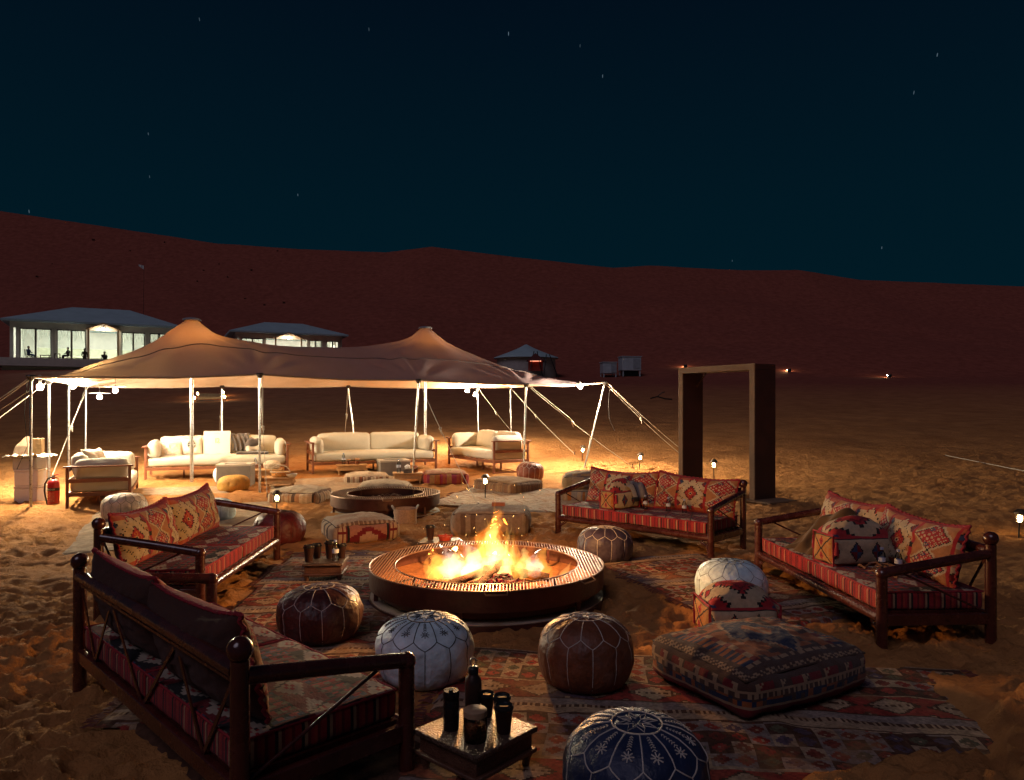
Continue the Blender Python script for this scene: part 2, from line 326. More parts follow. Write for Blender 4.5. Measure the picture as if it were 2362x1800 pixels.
# ---------------------------------------------------------------- woven patterns (face colours of the weave)
CREAM = (.50, .385, .25); RED = (.36, .022, .028); DKRED = (.17, .014, .018); BLK = (.018, .015, .016); BLUE = (.035, .055, .12); ORG = (.46, .16, .035); GRN = (.05, .11, .07); TAN = (.46, .23, .08); GREY = (.30, .28, .26)
def hsh(a, b, s=0): return (math.sin(a*127.1+b*311.7+s*74.7)*43758.5453) % 1.0
def diamond(u, v): return abs(u)+abs(v)
def kilim_cushion(u, v):          # u -1.5..1.5, v -1..1 : serrated cream medallion between checked lozenges
    v0 = v; x = u
    cell = round(x/1.0); ux = x-cell
    if abs(abs(ux)-.5) < .035: return RED if abs(v) > .1 else BLK
    if abs(v) > .93: return RED
    if cell % 2 == 0:
        d = diamond(ux*1.9, v0*.98); saw = .05*(((v0*9) % 1.0)-.5)*2
        if d < .11: return BLK if d < .06 else CREAM
        if d < .42: return RED if (int(math.floor((ux*1.9+v0)*9))+int(math.floor((ux*1.9-v0)*9))) % 3 else (ORG if d < .3 else DKRED)
        if d < .47+saw: return BLK
        if d < .86+saw*1.5: return CREAM
        if d < .90+saw*1.5: return BLK
        if abs(v0) > .62 and abs(ux) < .13: return RED
        k = diamond((abs(ux)-.42)*3.0, (abs(v0)-.62)*2.0)
        if k < .3: return BLUE if hsh(int((v0+2)*7), int((ux+2)*12)) > .5 else DKRED
        if k < .36: return BLK
        return (.42, .20, .09) if abs(v0) < .3 else (.44, .10, .05) if abs(v0) > .75 else CREAM
    d = diamond(ux*2.3, (abs(v0)-.48)*2.1); q = diamond(ux*2.3, v0*3.2)
    if d < .95:
        a = int(math.floor((ux*2.3+(v0)*2.1)*2.6)); b = int(math.floor((ux*2.3-(v0)*2.1)*2.6))
        fu = ((ux*2.3+v0*2.1)*2.6) % 1; fv = ((ux*2.3-v0*2.1)*2.6) % 1
        inn = max(abs(fu-.5), abs(fv-.5))
        if inn < .12: return DKRED
        if inn < .28: return CREAM
        return RED if (a+b) % 2 else (BLUE if hsh(a, b, 3) > .72 else RED)
    if d < 1.02: return BLK
    return CREAM if d < 1.2 else (.40, .17, .07)
def kilim_box_long(u, v):         # top of box cushion
    d = diamond(u*.80, v*.78); saw = .055*(((v*7) % 1.0)-.5)*2
    if d < .1: return CREAM if (u > 0) == (v > 0) else BLK
    if d < .5+saw: return RED if d < .34 or d > .42 else DKRED
    if d < .56+saw: return BLK
    k = diamond((abs(u)-.82)*3, v*2)
    if k < .35: return RED if k < .28 else BLK
    if d < .96+saw: return CREAM
    if d < 1.03+saw: return BLK
    if d > 1.3: return BLUE
    return RED
def kilim_box_side(u, v):
    if abs(v) > .8: return RED
    if abs(v) > .74: return BLK
    d = diamond(((u*1.5+9) % 1.0-.5)*2, v)
    if d < .5: return BLUE if (u*3 % 1 > .5) == (v > 0) else DKRED
    if d < .62: return BLK
    return CREAM
def kilim_box_end(u, v):
    if max(abs(u), abs(v)) > .88: return RED
    if abs(v) > .78: return GRN
    if abs(abs(u)-abs(v)) < .06: return BLK
    if abs(u) < abs(v):
        k = diamond(u*1.7, abs(v)-.45)
        return BLK if k < .08 else (RED if k < .32 else TAN)
    return TAN if hsh(int(v*6), int(u*6)) > .2 else ORG
def stripes(u, colors, n, s=0):
    i = math.floor((u+1)*.5*n); return colors[int(hsh(i, s)*len(colors)) % len(colors)]
def matt_side(u): 
    i = math.floor(u*90); c = [RED, DKRED, RED, (.42, .05, .03), RED, DKRED, (.45, .26, .14), RED, BLK, RED]; return c[i % 10]
def matt_top(u, v):               # u metres along, v metres across
    u *= 1.7; v *= 1.6; row = math.floor(v*4.3); x = (u*2.1+row*.5) % 1.0-.5; y = (v*4.3) % 1.0-.5
    d = diamond(x*2, y*2)
    if abs((u*1.05+v*.55) % .55) < .022 or abs((u*1.05-v*.55) % .55) < .012: return BLK
    if row % 2 == 0:
        if d < .9: return (.42, .34, .26) if d > .3 else (RED if d > .14 else CREAM)
        return DKRED if hsh(row, math.floor(u*2.1), 2) > .4 else BLK
    q = (math.floor((x+y)*8)+math.floor((x-y)*8)) % 4
    return [RED, BLK, DKRED, ((.16, .13, .09) if hsh(math.floor(u*3), row) > .5 else BLUE)][q]
def rug_pattern(u, v, s=0):       # u, v metres
    u = u*1.35; v = v*1.35; w = v % 1.25
    if w < .03 or 0.28 < w < .30: return BLK
    if w < .12: return CREAM
    if w < .16: return BLK if (u*22) % 1 > .45 else CREAM
    if w < .28: return GREY
    if w < .62:                   # cream lozenge chain with ticked edges
        x = (u*2.4) % 1.0-.5; y = (w-.46)/.16; d = diamond(x*2, y); saw = .07*((u*40) % 1.0)
        if d < .12: return BLK
        if abs(y) < .1 and d < .82 and ((u*34) % 1) > .5: return BLK
        if d < .84-saw: return CREAM
        if d < .96: return BLK
        c = math.floor(u*2.4+.5)+math.floor(v)*7
        k = diamond((abs(x)-.5)*2, (abs(y)-1)*1.0)
        if k < .22: return CREAM if k < .1 else BLK
        return [RED, DKRED, RED, DKRED, BLUE, RED, (.30, .07, .03)][int(hsh(c, s, 4)*7)]
    if w < .66: return CREAM if w < .645 else BLK
    x = (u*7) % 1.0-.5; y = ((w-.66)*7) % 1.0-.5; i = math.floor(u*7); j = math.floor((w-.66)*7); d = diamond(x*2, y*2)
    if d < .18: return CREAM if hsh(i, j, 9) > .45 else BLK
    if d < .88: return [RED, DKRED, (.28, .05, .03), RED, DKRED, GRN, RED, BLUE][int(hsh(i+j, i-j, s)*8)]
    return BLK if hsh(i, j, 2) > .62 else (GREY if hsh(i, j, 2) > .2 else CREAM)
def rug_bench(u, v, s=0):
    if abs((v % .55)-.5) < .012: return CREAM
    x = (u*3) % 1-.5; y = (v*3.5) % 1-.5; d = diamond(x*2, y*2)
    return RED if d < .35 else (DKRED if d < .8 else BLK)
def rug_beige(u, v, s=0):
    c = .85+.15*hsh(math.floor(v*14), 1, s); b = (.50*c, .40*c, .27*c)
    if (v*1.1) % 1 < .05: return (.34, .25, .16)
    return b
def rug_white(u, v, s=0):
    x = (u*1.6) % 1-.5; y = (v*1.6) % 1-.5; d = diamond(x*2, y*2)
    if .80 < d < .90: return (.30, .12, .07)
    if .38 < d < .44: return (.28, .18, .12)
    return (.56, .48, .37)
def build_rug(key, name, label, fn, cell, group=None, fringe=True, wave=1.0):
    cx, cy, sx, sy, a = RUGS[key]; nx = int(sx/cell); ny = int(sy/cell); ca, sa = math.cos(R(a)), math.sin(R(a))
    u = np.linspace(-sx/2, sx/2, nx+1); v = np.linspace(-sy/2, sy/2, ny+1); U, V = np.meshgrid(u, v)
    seed = abs(hash(key)) % 1 + sum(map(ord, key))
    U2 = U+fbm(V*2.2, U*.6, seed, 3)*.10; V2 = V+fbm(U*2.0, V*.7, seed+5, 3)*.10
    X = U2*ca-V2*sa; Y = U2*sa+V2*ca
    W = fbm((cx+X)*.55, (cy+Y)*.55, 3, 4)*.11*.15
    wr = np.abs(fbm(U*3.1+V*1.2, V*2.2-U*.8, seed+9, 3))*.055*wave+fbm(U*9, V*9, seed+2, 2)*.008
    e = np.minimum(sx/2-np.abs(U), sy/2-np.abs(V)); Z = macro(cx+X, cy+Y)+W+.018+wr*smooth(0, .12, e)-.022*(1-smooth(0, .05, e))*(vnoise(U*3, V*3, seed) > .45)
    mb = MB(); mb.v = np.stack([X, Y, Z], -1).reshape(-1, 3).tolist(); n1 = nx+1
    mb.f = [(j*n1+i, j*n1+i+1, (j+1)*n1+i+1, (j+1)*n1+i) for j in range(ny) for i in range(nx)]
    raw = np.array([fn((i+.5)*cell+7, (j+.5)*cell+7, seed) for j in range(ny) for i in range(nx)]); rr_ = np.random.default_rng(5)
    fade = np.array([.17, .075, .04]); raw = (raw*.55+fade*.45)*1.3; raw *= rr_.uniform(*((.72, 1.2) if cell < .02 else (.93, 1.06)), (len(raw), 1)); mb.c = [tuple(q) for q in raw]
    t = thing(name, label, 'rug', (cx, cy, 0), 0, group)
    part('weave', mb, RUG, t)
    if fringe:
        fb = MB()
        for sgn in (-1, 1):
            for k in range(int(sy/.017)):
                vv = -sy/2+k*.017; i = 0 if sgn < 0 else nx; j = min(ny, int((vv+sy/2)/cell)); p = Vector((X[j, i], Y[j, i], Z[j, i]+.006))
                d = Vector((ca*sgn, sa*sgn, 0))*random.uniform(.05, .085)+Vector((-sa, ca, 0))*random.uniform(-.03, .03)
                fb.tube([p, p+d*.5+Vector((0, 0, .004)), p+d+Vector((0, 0, -.008))], .0035, 4)
        f = part('fringe', fb, mat('fringe_wool', (.16, .05, .035), .9), t); f['kind'] = 'stuff'
    return t
build_rug('front', 'kilim_rug', 'large red and cream diamond kilim rug under the navy pouf', lambda u, v, s: rug_pattern(u, v, s), .0135)
build_rug('left', 'kilim_rug', 'long faded red kilim rug running beside the burning fire pit', lambda u, v, s: rug_pattern(u, v+.35, s+1), .014)
build_rug('right', 'kilim_rug', 'red kilim rug between the purple pouf and the white leather pouf', lambda u, v, s: rug_pattern(u, v+.1, s+2), .014)
build_rug('bench', 'kilim_rug', 'dark red rug lying under the bench with brown cushion backs', rug_bench, .02, fringe=False)
build_rug('beige', 'woven_mat', 'plain beige woven mat behind the bench beside the cream pouf', rug_beige, .04, fringe=False, wave=.5)
build_rug('white', 'pale_rug', 'pale diamond rug under the brown striped floor cushion', rug_white, .03, wave=.6)
build_rug('mat', 'straw_mat', 'thin straw mat at the foot of the inner tent pole', rug_beige, .05, fringe=False, wave=.3)
build_rug('lounge', 'straw_rug', 'pale straw rug between the low tables under the tent', rug_beige, .05, fringe=False, wave=.3)

# ---------------------------------------------------------------- soft shapes
def softbox(half, rad, puff=(0, 0, 0), n=10, colfn=None, wr=0.0, seed=0, mb=None, c=(0, 0, 0)):
    """rounded, puffed box; colfn(face, u, v) -> colour; faces: 0 -x,1 +x,2 -y,3 +y,4 -z,5 +z"""
    mb = mb or MB(); H = Vector(half); core = Vector([max(h-rad, 1e-4) for h in half]); idx = {}; vs = []; fs = []; cs = []
    nn = n if isinstance(n, (tuple, list)) else (n, n, n)
    def vert(p):
        key = (round(p[0], 5), round(p[1], 5), round(p[2], 5))
        if key in idx: return idx[key]
        q = Vector([p[i]*half[i] for i in range(3)]); b = Vector([max(-core[i], min(core[i], q[i])) for i in range(3)]); d = q-b
        if d.length > 1e-9: q = b+d*(rad/d.length if d.length > rad else 1.0)
        fx, fy, fz = [1-min(1, abs(a))**2.2 for a in p]
        if abs(p[2]) > .98 or True:
            q.z += puff[2]*fx*fy*(p[2] if p[2] > 0 else p[2]*.3); q.x += puff[0]*fy*fz*p[0]; q.y += puff[1]*fx*fz*p[1]
        if wr:
            nz = mnoise.noise(Vector((q.x*7+seed, q.y*7, q.z*7)))*wr+mnoise.noise(Vector((q.x*19, q.y*19+seed, q.z*19)))*wr*.4
            q = q+Vector((p[0]*.5, p[1]*.5, p[2]))*nz
        idx[key] = len(vs); vs.append(q+Vector(c)); return idx[key]
    for ax in range(3):
        a, b = [(1, 2), (2, 0), (0, 1)][ax]; na, nb = nn[a], nn[b]
        for sgn in (-1, 1):
            for i in range(na):
                for j in range(nb):
                    quad = []
                    for di, dj in ((0, 0), (1, 0), (1, 1), (0, 1)):
                        p = [0, 0, 0]; p[ax] = sgn; p[a] = -1+2*(i+di)/na; p[b] = -1+2*(j+dj)/nb; quad.append(vert(p))
                    if sgn < 0: quad.reverse()
                    fs.append(tuple(quad)); 
                    if colfn:
                        uu = -1+2*(i+.5)/na; vv = -1+2*(j+.5)/nb
                        if ax == 1: uu, vv = vv, uu          # -> (x, z)
                        cs.append(colfn(ax*2+(sgn > 0), uu, vv))
                    else: cs.append(None)
    return mb.add(vs, fs, cs)
def pillow(w, h, t, nx, ny, front=None, back=None, ear=.06, seed=0):
    """stuffed cushion standing in the x-z plane, face towards -y, base at z=0; returns body MB and rim points"""
    mb = MB()
    def P(u, v, s):
        e = (1-u*u)*(1-v*v); th = t*.5*(max(0, 1-abs(u)**3.2)**.55)*(max(0, 1-abs(v)**3.2)**.55)
        x = u*w/2*(1-ear*.55*(1-v*v)); z = h/2+v*h/2*(1-ear*1.5*(1-u*u)); cr = max(0, abs(u)*abs(v)-.55)
        z += cr*ear*.5*(1 if v > 0 else 0)
        nz = mnoise.noise(Vector((u*3+seed, v*3, s*2)))*.02*e+mnoise.noise(Vector((u*9+seed, v*7, s)))*.007
        return Vector((x, s*(th+(nz if th > .004 else 0)), z))
    grid = {}
    for s in (-1, 1):
        vs = [P(-1+2*i/nx, -1+2*j/ny, s) for j in range(ny+1) for i in range(nx+1)]; n1 = nx+1
        fs = [(j*n1+i, j*n1+i+1, (j+1)*n1+i+1, (j+1)*n1+i) for j in range(ny) for i in range(nx)]
        if s > 0: fs = [tuple(reversed(f)) for f in fs]
        fn = front if s < 0 else back
        cs = [fn(-1+2*(i+.5)/nx, -1+2*(j+.5)/ny) if fn else (.07, .026, .017) for j in range(ny) for i in range(nx)]
        mb.add(vs, fs, cs)
    rim = [P(-1+2*i/nx, 1, -1) for i in range(nx+1)]+[P(1, 1-2*j/ny, -1) for j in range(1, ny+1)]+[P(1-2*i/nx, -1, -1) for i in range(1, nx+1)]+[P(-1, -1+2*j/ny, -1) for j in range(1, ny+1)]
    return mb, rim

# ---------------------------------------------------------------- lacquered benches
BL_, BW_ = 2.08, .742
def make_bench(label, loc, yaw, group='lacquered benches round the fire'):
    t = thing('bench', label, 'bench', loc, yaw, group); hx, hy = BL_/2, BW_/2; pr = .036
    for sx in (-1, 1):
        m = MB(); m.tube([(sx*hx, hy, -.05), (sx*hx, hy, .30), (sx*hx, hy, .675)], [pr, pr*.98, pr*.95], 18)
        p = part('post', m, WOOD, t)
        m = MB(); m.sphere((sx*hx, hy, .713), .048, 20); part('ball_finial', m, WOOD, p)
        m = MB(); m.tube([(sx*hx, -hy, -.05), (sx*hx, -hy, .25), (sx*hx, -hy, .485)], [pr, pr*.98, pr*.97], 18); m.sphere((sx*hx, -hy, .487), .041, 18)
        p = part('post', m, WOOD, t)
        m = MB()                                       # carved bracket under the rail
        for k in range(5):
            r = .012-.0012*k; m.sphere((sx*(hx-.05-.016*k), -hy, .135-.012*(5-k)*.4+.01*k), r, 8); m.sphere((sx*(hx-.046), -hy, .13-.022*k), r*.9, 8)
        m.tube([(sx*(hx-.03), -hy, .03), (sx*(hx-.05), -hy, .10), (sx*(hx-.13), -hy, .15)], .006, 6)
        part('bracket', m, WOOD, p)
        m = MB(); m.tube([(sx*hx, hy-.02, .612), (sx*hx, 0, .556), (sx*hx, -hy, .492)], .033, 16); part('arm_rail', m, WOOD, t)
        m = MB(); m.box((sx*hx, 0, .185), (.036, BW_-.05, .075)); part('side_rail', m, WOOD, t, bevel=.006)
        m = MB(); m.tube([(sx*hx, -hy+.12, .50), (sx*hx, hy-.04, .23)], .0075, 8); part('brace', m, WOOD, t)
    m = MB(); m.tube([(-hx+.02, hy, .632), (0, hy, .636), (hx-.02, hy, .632)], .034, 18); part('back_rail', m, WOOD, t)
    m = MB(); m.box((0, hy, .592), (BL_-.06, .03, .012)); part('back_strip', m, WOOD, t)
    m = MB(); m.tube([(-hx+.02, -hy, .195), (hx-.02, -hy, .195)], .034, 18); part('front_rail', m, WOOD, t)
    m = MB(); m.box((0, hy, .185), (BL_-.05, .036, .075)); part('rear_rail', m, WOOD, t, bevel=.006)
    for a, b in ((-.98, -.70), (-.42, -.70), (-.42, -.02), (.46, .02), (.46, .74), (.99, .74)):
        m = MB(); m.box(((a+b)/2*hx*.97, hy, .405), (.019, .006, math.hypot((a-b)*hx*.97, .385)), Matrix.Rotation(math.atan2((a-b)*hx*.97, .375), 3, 'Y')); part('back_brace', m, WOOD, t)
    m = MB(); m.box((0, 0, .215), (BL_-.08, BW_-.04, .03)); part('seat_board', m, WOOD, t)
    for sx in (-1, 1):                                   # two mattresses side by side
        hl = (BL_-.1)/4
        def cf(face, u, v, sx=sx, hl=hl):
            if face == 5: return matt_top(u*hl+sx*hl+5, v*.36+3)
            if face in (2, 3): return RED if abs(v) > .86 else matt_side(u*hl+sx*hl+5)
            if face in (0, 1): return RED if abs(v) > .86 else matt_side(u*.36+5)
            return BLK
        mb = softbox((hl-.003, .362, .062), .022, (.0, .0, .012), (72, 52, 6), cf, .006, sx*3)
        ms = part('seat_mattress', mb, CLOTH, t, loc=(sx*hl, 0, .292))
        pb = MB(); x1, y1, z1 = hl-.006, .358, .058
        pb.tube([(-x1, -y1, z1), (x1, -y1, z1), (x1, y1, z1), (-x1, y1, z1), (-x1, -y1, z1)], .006, 6); part('piping', pb, REDTRIM, ms)
    return t
def wpos(bench, x, y, z):
    return Matrix.Translation(bench.location) @ Matrix.Rotation(bench.rotation_euler.z, 4, 'Z') @ Vector((x, y, z))
def back_cushion(bench, x, label, rim_side=1, phase=0.0, w=1.0, h=.44, lean=-14, y=.20, roll=0):
    p = wpos(bench, x, y, .34)
    t = thing('back_cushion', label, 'cushion', p, bench.rotation_euler.z, None); t.rotation_euler = (R(lean), R(roll), bench.rotation_euler.z)
    seed = random.uniform(0, 50)
    mb, rim = pillow(w, h, .23, 96, 48, lambda u, v: kilim_cushion(u*1.38+phase, v), None, .075, seed)
    b = part('cover', mb, CLOTH, t)
    tb = MB(); pts = []
    for i in range(len(rim)):
        q = rim[i]; wv = .006*math.sin(i*1.25+seed); pts.append(q+Vector((wv*.5, wv, wv)))
    tb.tube(pts, .0095, 6); part('trim', tb, REDTRIM, t)
    return t
FZ = 0.0
benchA = make_bench('dark lacquered bench showing its back braces and brown cushion backs', (-1.452, 3.642, FZ), R(134.56))
benchB = make_bench('dark lacquered bench behind the low tray table with four cups', (-2.755, 6.478, FZ), R(92.66))
benchC = make_bench('dark lacquered bench in front of the wooden portal frame', (1.585, 8.625, FZ), R(-43.3))
benchD = make_bench('dark lacquered bench carrying a crumpled brown blanket', (2.748, 5.845, FZ), R(-87.07))
back_cushion(benchA, .50, 'brown-backed bolster cushion beside the far post of the braced bench', phase=1)
back_cushion(benchA, -.42, 'brown-backed bolster cushion slumped by the near post of the braced bench', phase=0, roll=2)
back_cushion(benchB, -.52, 'kilim back cushion with red checks nearest the brown-cushioned bench', phase=1)
back_cushion(benchB, .48, 'kilim back cushion rising to a peak beside the cream pouf', phase=1.0, roll=-1.5)
back_cushion(benchC, -.52, 'kilim back cushion at the striped-stack end of the portal bench', phase=.0, w=1.03)
back_cushion(benchC, .50, 'kilim back cushion at the wooden-portal end of the portal bench', phase=.0, w=1.03, roll=2)
back_cushion(benchD, -.55, 'kilim back cushion half hidden by the brown blanket', phase=.9)
back_cushion(benchD, .42, 'kilim back cushion with a tan flap facing the path lantern', phase=.2, roll=1)
def box_cushion(label, p, rz, size=(.23, .50, .27), group=None, rad=.05, puff=.12):
    t = thing('box_cushion', label, 'cushion', p, rz, group); hx, hy, hz = size[0]/2, size[1]/2, size[2]/2
    def cf(face, u, v):
        if face == 5: return kilim_box_long(v, u*.9)
        if face in (0, 1): return kilim_box_side(u, v)
        if face in (2, 3): return kilim_box_end(u, v)
        return BLK
    part('cover', softbox((hx, hy, hz), rad, (.035, .012, puff), (34, 56, 30), cf, .014, random.uniform(0, 9)), CLOTH, t, loc=(0, 0, hz))
    for sy in (-1, 1):
        x1, y1, z1 = hx-.008, sy*(hy-.006), hz-.008; tb = MB()
        tb.tube([(-x1, y1, hz-z1), (x1, y1, hz-z1), (x1, y1, hz+z1), (-x1, y1, hz+z1), (-x1, y1, hz-z1)], .008, 6); part('piping', tb, REDTRIM, t)
    for sx, sy in ((-1, -1), (1, -1)):
        tb = MB(); x, y = sx*(hx+.012), sy*(hy-.02); z = hz*1.5; tb.sphere((x, y, z), .014, 8); tb.tube([(x, y, z), (x, y, z-.05), (x, y, z-.09)], [.009, .016, .019], 8); part('tassel', tb, REDTRIM, t)
    return t
box_cushion('kilim box cushion with yellow end panel resting on the portal bench', wpos(benchC, -.30, -.10, .352), benchC.rotation_euler.z+R(-8), (.24, .46, .24))
box_cushion('kilim box cushion with white serrated top on the blanket bench', wpos(benchD, .10, -.06, .352), benchD.rotation_euler.z+R(4), (.30, .52, .25))
box_cushion('kilim box cushion on the sand in front of the white black-stitched pouf', (1.575, 5.12, -.01), R(92), (.38, .50, .25), None, .07, .125)

# ---------------------------------------------------------------- leather poufs
PPROF = [(0, 0), (.16, 0), (.215, .012), (.252, .05), (.274, .11), (.281, .175), (.275, .235), (.256, .285), (.222, .327), (.17, .358), (.11, .373), (.05, .378), (0, .380)]
def pprof(z): 
    zs = [p[1] for p in PPROF[1:]]; rs = [p[0] for p in PPROF[1:]]; return float(np.interp(z, zs, rs))
def pz(r):
    rs = [p[0] for p in PPROF[5:]][::-1]; zs = [p[1] for p in PPROF[5:]][::-1]; return float(np.interp(r, rs, zs))
def make_pouf(label, loc, leather, stitch, s=1.0, N=12, rz=0.0, emb=1, th=.0027, sq=1.0):
    t = thing('pouf', label, 'pouf', loc, rz, 'round leather poufs'); t.scale = (random.uniform(.97, 1.04), random.uniform(.97, 1.04), random.uniform(.93, 1.02)); t.rotation_euler = (R(random.uniform(-3, 3)), R(random.uniform(-3, 3)), rz); seed = random.uniform(0, 90)
    def fine():
        out = []
        for i in range(len(PPROF)-1):
            (r0, z0), (r1, z1) = PPROF[i], PPROF[i+1]; k = 3
            for j in range(k):
                out.append((r0+(r1-r0)*j/k, z0+(z1-z0)*j/k))
        return out+[PPROF[-1]]
    def bul(w, z, r):
        g = abs(math.cos(w*N/2+math.pi/2*0)); groove = -(.022)*max(0, 1-abs(math.sin(w*N/2))*3.2)*(1 if .03 < z < .27 else .4)
        return (1+groove+mnoise.noise(Vector((math.cos(w)*2+seed, math.sin(w)*2, z*9)))*.045+mnoise.noise(Vector((math.cos(w)*6+seed, math.sin(w)*6, z*24)))*.016+mnoise.noise(Vector((math.cos(w)*11+seed, math.sin(w)*11, z*9)))*.010)
    # smooth profile
    zs = np.array([p[1] for p in PPROF]); prof = []
    P = PPROF
    for i in range(len(P)-1):
        p0, p1, p2, p3 = P[max(i-1, 0)], P[i], P[i+1], P[min(i+2, len(P)-1)]
        for k in range(3):
            u = k/3; f = lambda a, b, c, d: .5*((2*b)+(-a+c)*u+(2*a-5*b+4*c-d)*u*u+(-a+3*b-3*c+d)*u**3)
            prof.append((max(0, f(p0[0], p1[0], p2[0], p3[0])), f(p0[1], p1[1], p2[1], p3[1])))
    prof.append(P[-1])
    mb = MB(); mb.lathe([(r*s, z*s*sq) for r, z in prof], N*8, fn=lambda w, z, r: bul(w, z/s/sq, r/s)); body = part('leather_body', mb, leather, t)
    sb = MB(); q = math.pi*2/N; off = math.pi/N*0
    def S(w, r, z): k = bul(w, z, r); return Vector((r*k*math.cos(w), r*k*math.sin(w), z*sq))*s
    def on(w, z): return S(w, pprof(z), z)
    def top(w, r): return S(w, r, pz(r)+.001)
    zA, zB, rm = .305, .262, .098
    for i in range(N):
        w = q*i; wm = w+q/2
        rA = pprof(zA)
        sb.tube([top(wm, rm+(rA-rm)*k/6)*1.003 for k in range(7)], th, 5)                     # radial seam to upper point
        A = wm
        for sg in (-1, 1): sb.tube([on(A+sg*q/2*k/4, zA+(zB-zA)*k/4)*1.003 for k in range(5)], th, 5)
        sb.tube([on(w, zB-(zB-.012)*k/9)*1.004 for k in range(10)], th, 5)
    if emb:
        sb.tube([top(2*math.pi*k/40, rm)*1.004 for k in range(41)], th*1.1, 5)
    part('stitching', sb, stitch, t)
    if emb:
        eb = MB(); M = 8; e2 = th*.75
        star = [top(math.pi*k/M, (rm*.86 if k % 2 == 0 else rm*.42))*1.004 for k in range(2*M+1)]; eb.tube(star, e2, 4)
        star = [top(math.pi*(k+.5)/M, (rm*.6 if k % 2 == 0 else rm*.25))*1.004 for k in range(2*M+1)]; eb.tube(star, e2, 4)
        if emb > 1:
            for i in range(N):
                wm = q*i
                for k in range(6):
                    r = rm+.018+k*.012; zz = 1.004
                    eb.tube([top(wm-.05, r+.006)*zz, top(wm, r)*zz, top(wm+.05, r+.006)*zz], e2, 4)
                c = .205
                for a in range(8):
                    an = a*math.pi/4; eb.tube([top(wm+.02*math.sin(an)/c*.2, c+.004*math.cos(an))*1.004, top(wm+.024*math.sin(an)/c, c+.02*math.cos(an))*1.004], e2*1.2, 4)
        part('embroidery', eb, stitch, t)
    return t
def leather(name, c, rough=.42, **k): return mat(name, c, rough+.1, var=.35, vscale=9, bump=.45, bscale=30, wear=(tuple(.7*a+.06 for a in c), 4), spec=.4, **k)
WHT_ST = mat('pale_stitch', (.62, .55, .48), .8, bump=.5, bscale=300); BLK_ST = mat('black_stitch', (.012, .012, .014), .7); YEL_ST = mat('yellow_stitch', (.62, .40, .12), .8)
make_pouf('navy leather pouf with pale star embroidery on the front rug', (.475, 2.82, .01), leather('navy_leather', (.018, .028, .075), .38), WHT_ST, 1.0, 12, .2, 2, .0032)
make_pouf('tan brown leather pouf with pale stitching on the front rug', (.42, 4.16, .01), leather('tan_leather', (.17, .052, .022)), WHT_ST, 1.0, 12, .05, 1)
make_pouf('white leather pouf with black floral embroidery beside the thermos table', (-.515, 4.28, 0), leather('white_leather', (.60, .76, .82), .36), BLK_ST, 1.01, 12, .13, 2, .003)
make_pouf('dark maroon leather pouf with pale stitching on the long faded rug', (-1.305, 4.98, .01), leather('maroon_leather', (.075, .018, .014), .34), WHT_ST, .995, 12, .3, 1)
make_pouf('purple grey leather pouf beside the far rim of the burning pit', (.953, 7.47, 0), leather('plum_leather', (.06, .042, .062), .36), WHT_ST, .985, 12, .1, 1)
make_pouf('plain white leather pouf with thin black seams behind the box cushion', (1.745, 5.82, 0), leather('white_leather', (.60, .76, .82), .36), BLK_ST, 1.0, 12, .23, 1, .0018)
make_pouf('deep red leather pouf with black seams behind the bench arm', (-2.69, 8.42, 0), leather('red_leather', (.12, .014, .014), .36), BLK_ST, 1.03, 12, .3, 1, .002)
make_pouf('cream leather pouf with black seams beside the fire extinguisher', (-5.32, 10.0, 0), leather('cream_leather', (.60, .44, .31)), BLK_ST, 1.06, 14, .1, 0, .0028)
make_pouf('mustard yellow pouf beside the second front tent pole', (-4.83, 12.65, .08), leather('mustard_leather', (.52, .27, .05), .6), YEL_ST, .95, 12, .1, 0, .0025, .85)
make_pouf('pale grey pouf half hidden behind a kilim cushion peak', (-4.05, 9.95, 0), leather('white_leather', (.60, .76, .82), .36), BLK_ST, .9, 12, .1, 0, .0016)
make_pouf('small orange leather pouf with white seams beside the corner sofa', (.345, 14.1, .14), leather('orange_leather', (.27, .075, .035)), WHT_ST, .94, 14, .1, 1, .005)
make_pouf('white pouf peeping out behind the mustard yellow pouf', (-5.35, 13.75, .12), leather('white_leather', (.60, .76, .82), .36), BLK_ST, 1.0, 12, .1, 0, .002, .95)
make_pouf('black and cream patterned pouf behind the kilim bench cushions', (-4.55, 9.2, 0), mat('monochrome_pouf', (.22, .19, .17), .8, var=.8, vscale=18), BLK_ST, .95, 16, .1, 1, .005, .8)

# ---------------------------------------------------------------- square floor cushions
def floor_cushion(label, loc, rz, size, fn, puff=.06, cell=.016, wr=.015, tilt=(0, 0)):
    t = thing('floor_cushion', label, 'floor cushion', loc, rz, 'square floor cushions'); hx, hy, hz = [a/2 for a in size]; t.rotation_euler = (R(tilt[0]), R(tilt[1]), rz)
    n = [max(6, int(a/cell)) for a in size]
    part('cover', softbox((hx, hy, hz), min(.07, hz*.6), (.035, .035, puff), n, fn, wr, random.uniform(0, 40)), CLOTH, t, loc=(0, 0, hz))
    pb = MB(); x1, y1 = hx-.022, hy-.022
    for z1 in (hz*2-.028,):
        ring = []
        for a, b in (((-x1, -y1), (x1, -y1)), ((x1, -y1), (x1, y1)), ((x1, y1), (-x1, y1)), ((-x1, y1), (-x1, -y1))):
            for k in range(8): 
                u = k/8; ring.append((a[0]+(b[0]-a[0])*u, a[1]+(b[1]-a[1])*u, z1+.012*math.sin(math.pi*u)))
        ring.append(ring[0]); pb.tube(ring, .006, 5)
    part('piping', pb, mat('dark_piping', (.06, .035, .025), .9), t)
    return t
RUST = (.30, .09, .03); NAVY = (.02, .03, .07); DKB = (.075, .038, .028); SANDC = (.34, .22, .13)
